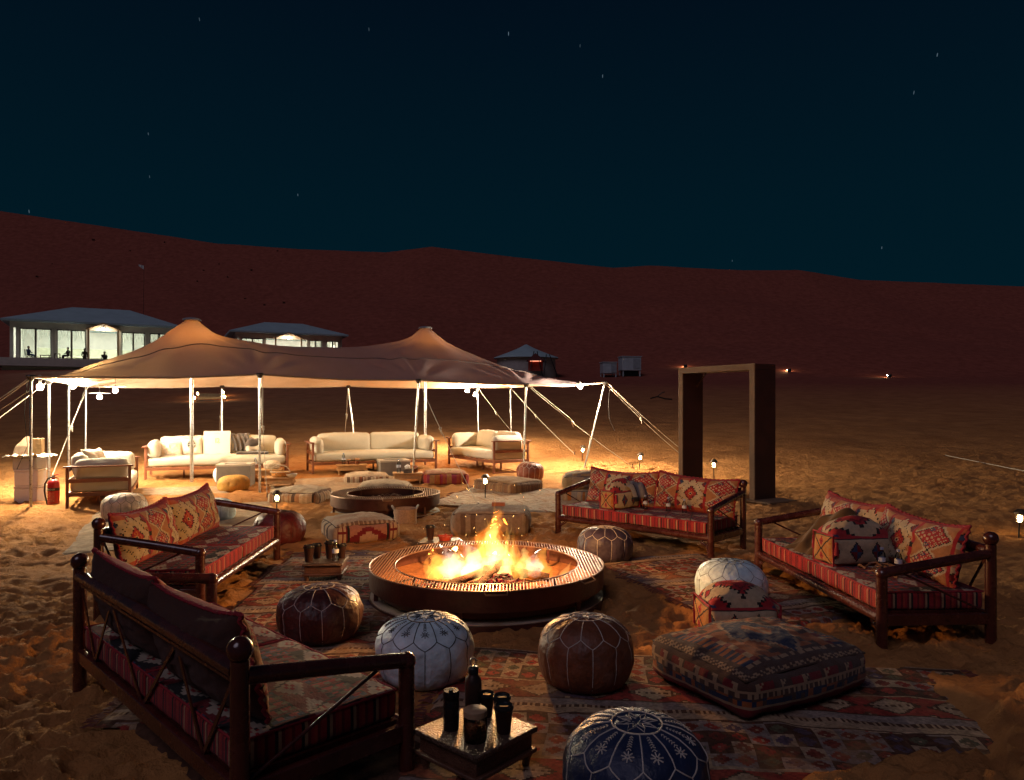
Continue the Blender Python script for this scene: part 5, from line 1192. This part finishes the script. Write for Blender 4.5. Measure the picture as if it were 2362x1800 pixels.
# ---------------------------------------------------------------- pavilions on the slope
ROOML = emitter('room_lamp', (.94, 1.0, .84), 105)
PORCH = emitter('porch_lamp', (1.0, .86, .62), 200)
CURT = mat('white_curtain', (.72, .70, .64), .9, var=.08, trans=.35); DOORW = mat('warm_door_frame', (.42, .27, .15), .6)
PS = 1.85
def faraway(p): return (p[0]*PS, p[1]*PS, 1.6+(p[2]-1.6)*PS)
def pavilion(label, pl, pr, zfloor, zeave, zridge, depth, bays, door, ridge=(.36, .74), porch_label=None, over=.45):
    pl, pr = Vector((*pl, 0)), Vector((*pr, 0)); e = (pr-pl); L = e.length; e.normalize(); a = math.atan2(e.y, e.x); D = depth; H = zeave-zfloor
    t = thing('pavilion', label, 'pavilion', faraway((pl.x, pl.y, zfloor)), a, 'lit pavilions on the dune slope'); t.scale = (PS, PS, PS)
    m = MB(); m.box((L/2, D/2, -.8), (L+.3, D+.3, 1.6)); part('plinth', m, PALE, t)
    m = MB(); m.box((L/2, D, H/2), (L, .12, H)); part('rear_wall', m, CURT if False else PALE, t)
    for x in (0, L): m = MB(); m.box((x, D/2, H/2), (.12, D-.12, H)); part('side_wall', m, PALE, t)
    m = MB(); m.box((L/2, D/2, H-.06), (L-.12, D-.12, .06)); part('ceiling', m, PALE, t)
    hw = H*.80; m = MB(); m.box((L/2, 0, (hw+H)/2), (L, .14, H-hw)); part('fascia', m, PALE, t)
    o = over; r0, r1 = L*ridge[0], L*ridge[1]; zr = zridge-zfloor
    v = [(-o, -o, H), (L+o, -o, H), (L+o, D+o, H), (-o, D+o, H), (r0, D/2, zr), (r1, D/2, zr)]; rf = MB()
    rf.add(v+[(x, y, z-.10) for x, y, z in v[:4]], [(0, 1, 5, 4), (1, 2, 5), (2, 3, 4, 5), (3, 0, 4), (0, 6, 7, 1), (1, 7, 8, 2), (2, 8, 9, 3), (3, 9, 6, 0), (9, 8, 7, 6)]); part('roof', rf, ROOF, t, smooth=False)
    for (x0, x1) in bays:
        for k in range(2):
            a0 = x0+(x1-x0)*k/2+.04; a1 = x0+(x1-x0)*(k+1)/2-.04
            f = MB()
            for x in (a0-.02, a1+.02): f.box((x, 0, hw/2), (.05, .09, hw))
            f.box(((a0+a1)/2, 0, .05), (a1-a0, .08, .10)); f.box(((a0+a1)/2, 0, hw-.03), (a1-a0, .08, .06)); w = part('window', f, mat('dark_window_frame', (.10, .085, .07), .5), t)
            g = MB(); g.box(((a0+a1)/2, .01, hw/2), (a1-a0, .006, hw-.16)); part('pane', g, FILM, w)
            c = MB()                                          # scalloped swag behind the pane
            n = 14; vs = []
            for i in range(n+1): x = a0+(a1-a0)*i/n; vs += [(x, .45+.03*math.sin(i*1.7), hw-.02), (x, .45+.03*math.sin(i*1.7), hw-.22-.42*abs(math.cos(math.pi*i/n))**1.3)]
            c.add(vs, [(2*i, 2*i+2, 2*i+3, 2*i+1) for i in range(n)]); part('curtain', c, CURT, w)
    edges = sorted([x for b in bays for x in b]+list(door))
    for x in sorted(set([0, L]+[b[0]-.09 for b in bays]+[b[1]+.09 for b in bays])):
        m = MB(); m.box((x, 0, H/2), (.16, .18, H)); part('pillar', m, PALE, t)
    d0, d1 = door; m = MB(); gz = hw+.06
    for x in (d0, d1): part('porch_post', MB().box((x, -.55, gz/2-.05), (.10, .10, gz+.1)), DOORW, t)
    m = MB(); mid = (d0+d1)/2; ap = gz+.34
    m.add([(d0-.12, -.75, gz), (mid, -.75, ap), (d1+.12, -.75, gz), (d0-.12, .05, gz), (mid, .05, ap), (d1+.12, .05, gz), (d0-.12, -.75, gz-.07), (mid, -.75, ap-.07), (d1+.12, -.75, gz-.07), (d0-.12, .05, gz-.07), (mid, .05, ap-.07), (d1+.12, .05, gz-.07)],
          [(0, 1, 4, 3), (1, 2, 5, 4), (0, 6, 7, 1), (1, 7, 8, 2), (6, 9, 10, 7), (7, 10, 11, 8), (0, 3, 9, 6), (2, 8, 11, 5)]); part('porch_roof', m, DOORW, t, smooth=False)
    for k in range(4):
        x = L*(k+.5)/4; m = MB(); m.box((x, D*.45, H-.16), (1.0, .25, .05)); part('ceiling_lamp', m, ROOML, t)
    m = MB(); m.box((L*.5, D*.8, .45), (L*.8, .7, .12)); m.box((L*.5, D*.8+.3, .7), (L*.8, .12, .5)); part('divan', m, mat('olive_divan', (.42, .40, .30), .9), t)
    if porch_label:
        pt = thing('porch_lamp', porch_label, 'lamp', Matrix.Translation(t.location) @ Matrix.Rotation(a, 4, 'Z') @ (Vector((mid, -.45, gz+.02))*PS), a, 'porch lamps of the pavilions'); pt.scale = (PS, PS, PS); m = MB(); m.sphere((0, 0, 0), .075, 12); part('bulb', m, PORCH, pt); m = MB(); m.lathe([(.03, .06), (.16, .05), (.10, .10), (.02, .12)], 12); part('shade', m, BLACK, pt)
        m = MB(); m.tube([(0, 0, .1), (0, 0, .19)], .008, 5); part('bracket', m, BLACK, pt)
    return t
p1 = pavilion('wide lit pavilion with seated guests on its terrace', (-26.1, 38.0), (-19.4, 41.6), 3.95, 6.06, 7.15, 5.0, [(.35, 1.75), (2.0, 3.35), (5.05, 6.2), (6.45, 7.4)], (3.48, 4.88), (.34, .72), 'blazing porch lamp under the gable of the wide pavilion')
p2 = pavilion('smaller lit pavilion peeping over the middle of the tent', (-17.4, 46.0), (-11.5, 48.8), 4.2, 6.26, 7.15, 4.6, [(.3, 1.6), (4.5, 5.3), (5.6, 6.4)], (2.3, 3.9), (.3, .68), 'blazing porch lamp under the gable of the smaller pavilion')
def terrace():
    t = thing('terrace_wall', 'low pale terrace wall in front of the wide pavilion', 'wall', faraway((-25.0, 36.2, 3.2)), R(28)); t.scale = (PS, PS, PS); m = MB(); m.box((1.75, 0, .33), (4.1, .25, .72)); part('wall_block', m, PALE, t, bevel=.03)
    m = MB(); m.box((1.75, 0, .71), (4.2, .34, .05)); part('coping', m, PALE, t, bevel=.01)
    g = tag(link('terrace_floor', MB().box(faraway((-22.2, 38.6, 3.72)), (9.0*PS, 3.2*PS, .4*PS), Matrix.Rotation(R(28), 3, 'Z')).mesh('terrace_floor', False), PALE), None, None, kind='structure')
terrace()
def person(label, loc, rz, pose, shirt, legs):
    t = thing('person', label, 'person', loc, rz, None)
    if pose == 'sit': J = {'pel': (0, 0, .48), 'che': (0, .06, .86), 'nec': (0, .05, 1.0), 'hd': (0, .02, 1.13), 'sl': (-.17, .05, .93), 'el': (-.23, -.05, .70), 'hl': (-.12, -.28, .66), 'sr': (.17, .05, .93), 'er': (.23, -.05, .70), 'hr': (.12, -.28, .66),
        'kl': (-.11, -.42, .50), 'al': (-.12, -.40, .08), 'fl': (-.13, -.54, .04), 'kr': (.11, -.42, .50), 'ar': (.12, -.40, .08), 'fr': (.13, -.54, .04), 'tl': (-.09, 0, .46), 'tr': (.09, 0, .46)}
    else: J = {'pel': (0, 0, .92), 'che': (0, .02, 1.28), 'nec': (0, .01, 1.45), 'hd': (0, -.01, 1.58), 'sl': (-.19, .02, 1.38), 'el': (-.25, .04, 1.10), 'hl': (-.22, -.10, .88), 'sr': (.19, .02, 1.38), 'er': (.25, .04, 1.10), 'hr': (.20, -.12, .90),
        'kl': (-.10, -.02, .50), 'al': (-.11, .02, .08), 'fl': (-.12, -.12, .04), 'kr': (.10, .0, .50), 'ar': (.11, .04, .08), 'fr': (.12, -.10, .04), 'tl': (-.09, 0, .86), 'tr': (.09, 0, .86)}
    rad = {'pel': .15, 'che': .16, 'nec': .06, 'hd': .10, 'sl': .075, 'el': .05, 'hl': .035, 'sr': .075, 'er': .05, 'hr': .035, 'kl': .07, 'al': .045, 'fl': .04, 'kr': .07, 'ar': .045, 'fr': .04, 'tl': .10, 'tr': .10}
    Ed = [('pel', 'che'), ('che', 'nec'), ('nec', 'hd'), ('che', 'sl'), ('sl', 'el'), ('el', 'hl'), ('che', 'sr'), ('sr', 'er'), ('er', 'hr'), ('pel', 'tl'), ('tl', 'kl'), ('kl', 'al'), ('al', 'fl'), ('pel', 'tr'), ('tr', 'kr'), ('kr', 'ar'), ('ar', 'fr')]
    ks = list(J); me = bpy.data.meshes.new('body'); me.from_pydata([J[k] for k in ks], [(ks.index(a), ks.index(b)) for a, b in Ed], []); o = link('body', me, shirt, t)
    o.modifiers.new('skin', 'SKIN'); 
    for i, k in enumerate(ks): me.skin_vertices[0].data[i].radius = (rad[k], rad[k]*(.75 if k in ('pel', 'che') else 1))
    me.skin_vertices[0].data[0].use_root = True; s = o.modifiers.new('sub', 'SUBSURF'); s.levels = 1; s.render_levels = 2
    h = Vector(J['hd']); m = MB(); m.lathe([(0, -.13), (.06, -.11), (.085, -.03), (.09, .04), (.07, .10), (.03, .125), (0, .13)], 14, (h.x, h.y, h.z+.03), sy=1.12); part('head', m, mat('skin_tone', (.25, .14, .09), .6), t)
    m = MB(); m.lathe([(.098, -.01), (.10, .05), (.08, .115), (.035, .145), (0, .15)], 14, (h.x, h.y+.018, h.z+.03), sy=1.1); part('hair', m, mat('dark_hair', (.02, .015, .012), .7), t); return t
NVY = mat('navy_cloth', (.02, .035, .09), .9); DRK = mat('dark_cloth', (.03, .022, .018), .9); OLV = mat('dark_olive_cloth', (.05, .035, .025), .9)
def loc1(x, y, z=0): return Matrix.Translation(p1.location) @ Matrix.Rotation(p1.rotation_euler.z, 4, 'Z') @ (Vector((x, y, z))*PS)
ZT = -.03
DECKW = mat('dark_deck_wood', (.09, .05, .03), .7)
def deck_chair(label, p, rz):
    t = thing('deck_chair', label, 'chair', p, rz, 'folding chairs on the pavilion terrace'); m = MB(); m.box((0, 0, .43), (.48, .44, .03)); part('seat', m, DECKW, t)
    for k in range(4): m = MB(); m.box((-.18+.12*k, .24, .72), (.05, .02, .5), Matrix.Rotation(R(-10), 3, 'X')); part('slat', m, DECKW, t)
    for sx in (-1, 1):
        m = MB(); m.tube([(sx*.22, -.24, 0), (sx*.22, .22, .48), (sx*.22, .30, .98)], .02, 6); part('leg', m, DECKW, t); m = MB(); m.tube([(sx*.22, .28, 0), (sx*.22, -.2, .45)], .02, 6); part('leg', m, DECKW, t)
a1 = p1.rotation_euler.z
deck_chair('folding chair under the guest in navy', loc1(.85, -1.1, ZT), a1+R(60)); person('person in navy clothes sitting on a folding chair at the terrace end', loc1(.85, -1.1, ZT), a1+R(60), 'sit', NVY, NVY)
deck_chair('folding chair under the guest in dark clothes by the table', loc1(2.55, -1.1, ZT), a1+R(-60)); person('person in dark clothes sitting at the small terrace table', loc1(2.55, -1.1, ZT), a1+R(-60), 'sit', DRK, DRK)
person('person in dark olive clothes standing beside the porch post', loc1(3.35, -1.75, -.35), a1+R(20), 'stand', OLV, DRK)
deck_chair('folding chair under the guest in front of the porch opening', loc1(4.25, -1.3, -.2), a1+R(10)); person('person in dark clothes sitting in front of the porch opening', loc1(4.25, -1.3, -.2), a1+R(10), 'sit', DRK, DRK)
def deck_table(label, p, w, h):
    t = thing('terrace_table', label, 'table', p, a1, 'tables on the pavilion terrace'); m = MB(); m.box((0, 0, h), (w, .6, .05)); part('table_top', m, DECKW, t)
    for sx in (-1, 1):
        for sy in (-1, 1): m = MB(); m.box((sx*w*.42, sy*.25, h/2), (.06, .06, h)); part('leg', m, DECKW, t)
deck_table('low dark table between the two seated terrace guests', loc1(1.55, -1.1, ZT), .85, .45); deck_table('small terrace table in front of the guest in dark clothes', loc1(2.1, -1.15, ZT), .5, .62)
# dune steps with lanterns
def steps():
    t = thing('wooden_steps', 'pale wooden steps up the sand flanked by four lanterns', 'steps', (-18.7, 45.0, mz(-18.7, 45)-.08), R(20)); t.scale = (1.7, 1.7, 1.7); W = mat('weathered_plank', (.30, .24, .17), .8, var=.3, vscale=12)
    for k in range(3):
        m = MB(); m.box((0, k*.75, .06+k*.13), (.86, .38, .05)); part('tread', m, W, t, bevel=.006); m = MB(); m.box((0, k*.75-.17, -.04+k*.13), (.82, .04, .18)); part('riser', m, W, t)
    for k, (x, y) in enumerate(((-.5, -.05), (.52, -.05), (-.48, 1.5), (.42, 1.5))):
        p = wpos(t, x*1.7, y*1.7, 0); lantern(['lantern at the foot of the sand steps, wide pavilion side', 'lantern at the foot of the sand steps, smaller pavilion side', 'lantern at the top of the sand steps, wide pavilion side', 'lantern at the top of the sand steps, smaller pavilion side'][k], p.x, p.y, .48, 'lanterns beside the sand steps', s=1.9)
steps()
# small round tent, service cabins, ridge lamps
def far_tent():
    x, y = 1.75, 90.0; z = mz(x, y)+.9; t = thing('round_tent', 'pale conical tent with a red lit stall beyond the big tent', 'tent', (x, y, z-.2)); t.scale = (1.8, 1.8, 1.8)
    m = MB(); m.lathe([(2.05, -.6), (2.0, .95)], 28); part('wall', m, mat('pale_canvas', (.40, .38, .36), .9), t); m = MB(); m.lathe([(2.25, .88), (2.2, .95), (1.3, 1.28), (.5, 1.62), (.08, 1.85), (0, 1.87)], 28); part('roof', m, ROOF, t)
    t2 = thing('market_stall', 'small red cloth stall in front of the conical tent', 'stall', (x+1.0, y-4.9, mz(x+1, y-4.9)+.9)); t2.scale = (1.8, 1.8, 1.8); RC = mat('red_stall_cloth', (.45, .06, .035), .8, trans=.3, var=.4, vscale=6)
    m = MB(); m.box((0, 0, .35), (.95, .05, .75)); part('front_cloth', m, RC, t2)
    for s in (-1, 1): m = MB(); m.tube([(s*.5, -.3, -.6), (s*.1, 0, 1.25)], .03, 6); part('pole', m, BLACK, t2); m = MB(); m.tube([(s*.5+1.0, -.3, -.6), (s*.1+.8, 0, 1.05)], .03, 6); part('pole', m, BLACK, t2)
    m = MB(); m.add([(-.6, -.3, .62), (.6, -.3, .62), (0, 0, 1.15), (.6, .6, .62), (-.6, .6, .62)], [(0, 1, 2), (1, 3, 2), (3, 4, 2), (4, 0, 2)]); part('canopy', m, mat('dark_red_cloth', (.10, .02, .018), .9), t2, smooth=False)
    m = MB(); m.tube([(-.35, -.1, .62), (.35, -.1, .62)], .025, 6); part('lamp_strip', m, emitter('red_strip', (1, .35, .2), 2.5), t2)
far_tent()
def cabins():
    W = mat('pale_cabin_panel', (.42, .48, .52), .6, var=.15, vscale=3)
    for lb, x, y, w, h, d, leg in (('pale blue service cabin on legs beside the taller white cabin', 11.9, 90.0, .95, 1.05, .9, .42), ('tall white service cabin with dark equipment beneath', 14.7, 91.0, 1.35, 1.25, 1.0, .55)):
        t = thing('service_cabin', lb, 'cabin', (x, y, mz(x, y)-.05), R(8), 'service cabins on the slope'); t.scale = (1.8, 1.8, 1.8); m = MB(); m.box((0, 0, leg+h/2-.3), (w, d, h-.3)); part('body', m, W, t, bevel=.03); m = MB(); m.box((w*.25, -d/2-.012, leg+h/2-.3), (w*.36, .03, h*.55)); part('door', m, mat('cabin_door', (.30, .34, .37), .5), t)
        m = MB(); m.box((0, 0, leg+h-.43), (w+.08, d+.08, .05)); part('roof_slab', m, W, t)
        for sx in (-1, 1):
            for sy in (-1, 1): m = MB(); m.box((sx*w*.44, sy*d*.42, leg/2), (.07, .07, leg)); part('leg', m, W, t)
        if leg > .5: m = MB(); m.box((0, 0, .25), (w*.8, d*.6, .4)); part('equipment', m, BLACK, t)
    t = thing('drift_branch', 'dark dry branch lying on the sand below the cabins', 'branch', (8.1, 40.0, mz(8.1, 40)+.1)); m = MB(); m.tube([(-.5, 0, .1), (-.1, .1, .2), (.3, 0, .08), (.7, .1, .05)], .04, 6); part('stem', m, BLACK, t); m = MB(); m.tube([(-.1, .1, .2), (.15, .0, .42), (.3, .05, .45)], .025, 6); part('twig', m, BLACK, t)
cabins()
for k, (px, py, z) in enumerate(((1581, 848, 0), (1821, 858, 0), (2052, 871, 0))):
    ds = np.linspace(34, 130, 1500); xs = (px-1181)/1680*ds; err = np.abs(934-1680*(macro(xs, ds)-1.6)/ds-py); d = float(ds[int(np.argmin(err))]); x = (px-1181)/1680*d
    t = thing('ground_spot', ['buried ground spot lamp lighting the slope nearest the cabins', 'buried ground spot lamp lighting the slope above the portal', 'buried ground spot lamp lighting the slope farthest from the cabins'][k], 'lamp', (x, d, mz(x, d)+.12), 0, 'ground spot lamps on the slope'); t.scale = (1.6, 1.6, 1.6)
    m = MB(); m.lathe([(0, -.1), (.14, -.1), (.16, .12), (.12, .17), (0, .17)], 12); part('housing', m, BLACK, t); m = MB(); m.sphere((-.06, .22, .10), .04, 10); part('bulb', m, emitter('spot_bulb', (1.0, .68, .32), 650), t); m = MB(); m.tube([(0, 0, 0), (.02, 0, -.3)], .02, 6); part('stake', m, BLACK, t)
def flag_pole():
    d = 92.0; x = (330-1181)/1680*d; z0 = mz(x, d); zt_ = 1.6+(934-612)*d/1680; t = thing('wind_pole', 'thin tall pole with a small pale flag behind the wide pavilion', 'flag pole', (x, d, z0)); m = MB(); m.tube([(0, 0, -.5), (.05, 0, (zt_-z0)*.5), (.12, 0, zt_-z0)], .022, 6); part('pole', m, BLACK, t)
    m = MB(); n = 6; m.add([(.12-.7*i/n, .05*math.sin(i*1.5), zt_-z0-.08+.2*i/n-s*(.5-.3*i/n)) for i in range(n+1) for s in (0, 1)], [(2*i, 2*i+1, 2*i+3, 2*i+2) for i in range(n)]); part('flag', m, mat('pale_flag', (.55, .55, .53), .9), t)
flag_pole()
def ground_rope():
    pts = []
    for k in range(25):
        u = k/24; x = 11.2+(10.9-11.2)*u; px = 2181+(2400-2181)*u; py = 1068+(1100-1068)*u; xx, yy = gp(px, py, .16); pts.append((xx, yy, float(macro(xx, yy))+.045))
    m = MB(); m.tube(pts, .011, 6); o = part('ground_rope', m, ROPE, None); tag(o, 'pale rope lying across the sand beyond the blanket bench', 'rope')
ground_rope()

def scrub():
    BR = mat('dry_scrub', (.02, .014, .008), .95, var=.4); m0 = MB()
    for k in range(46):
        a = random.uniform(0, 6.28); r = random.uniform(.05, .45); p = Vector((r*math.cos(a), r*math.sin(a), 0)); q = p*random.uniform(1.0, 1.8)+Vector((0, 0, random.uniform(.15, .55))); sd = Vector((-math.sin(a), math.cos(a), 0))*.05
        m0.add([p-sd, p+sd, q+sd*.6, q-sd*.6], [(0, 1, 2, 3)])
    me = m0.mesh('scrub', False); me.materials.append(BR)
    for px, py in ((215, 555), (300, 580), (470, 625), (505, 610), (525, 640), (580, 625), (565, 690), (610, 705), (655, 700), (455, 650), (120, 610), (85, 640), (640, 575), (380, 560)):
        ds = np.linspace(92, 158, 700); xs = (px-1181)/1680*ds; err = np.abs(934-1680*(macro(xs, ds)-1.6)/ds-py); d = float(ds[int(np.argmin(err))]); x = (px-1181)/1680*d
        o = link('desert_shrub', me, None, None, (x, d, mz(x, d)), (0, 0, random.uniform(0, 6))); o.scale = [random.uniform(.35, .75)]*3; tag(o, 'small dark dry shrub dotting the dune above the pavilions', 'shrub', 'shrubs on the dune face')
scrub()
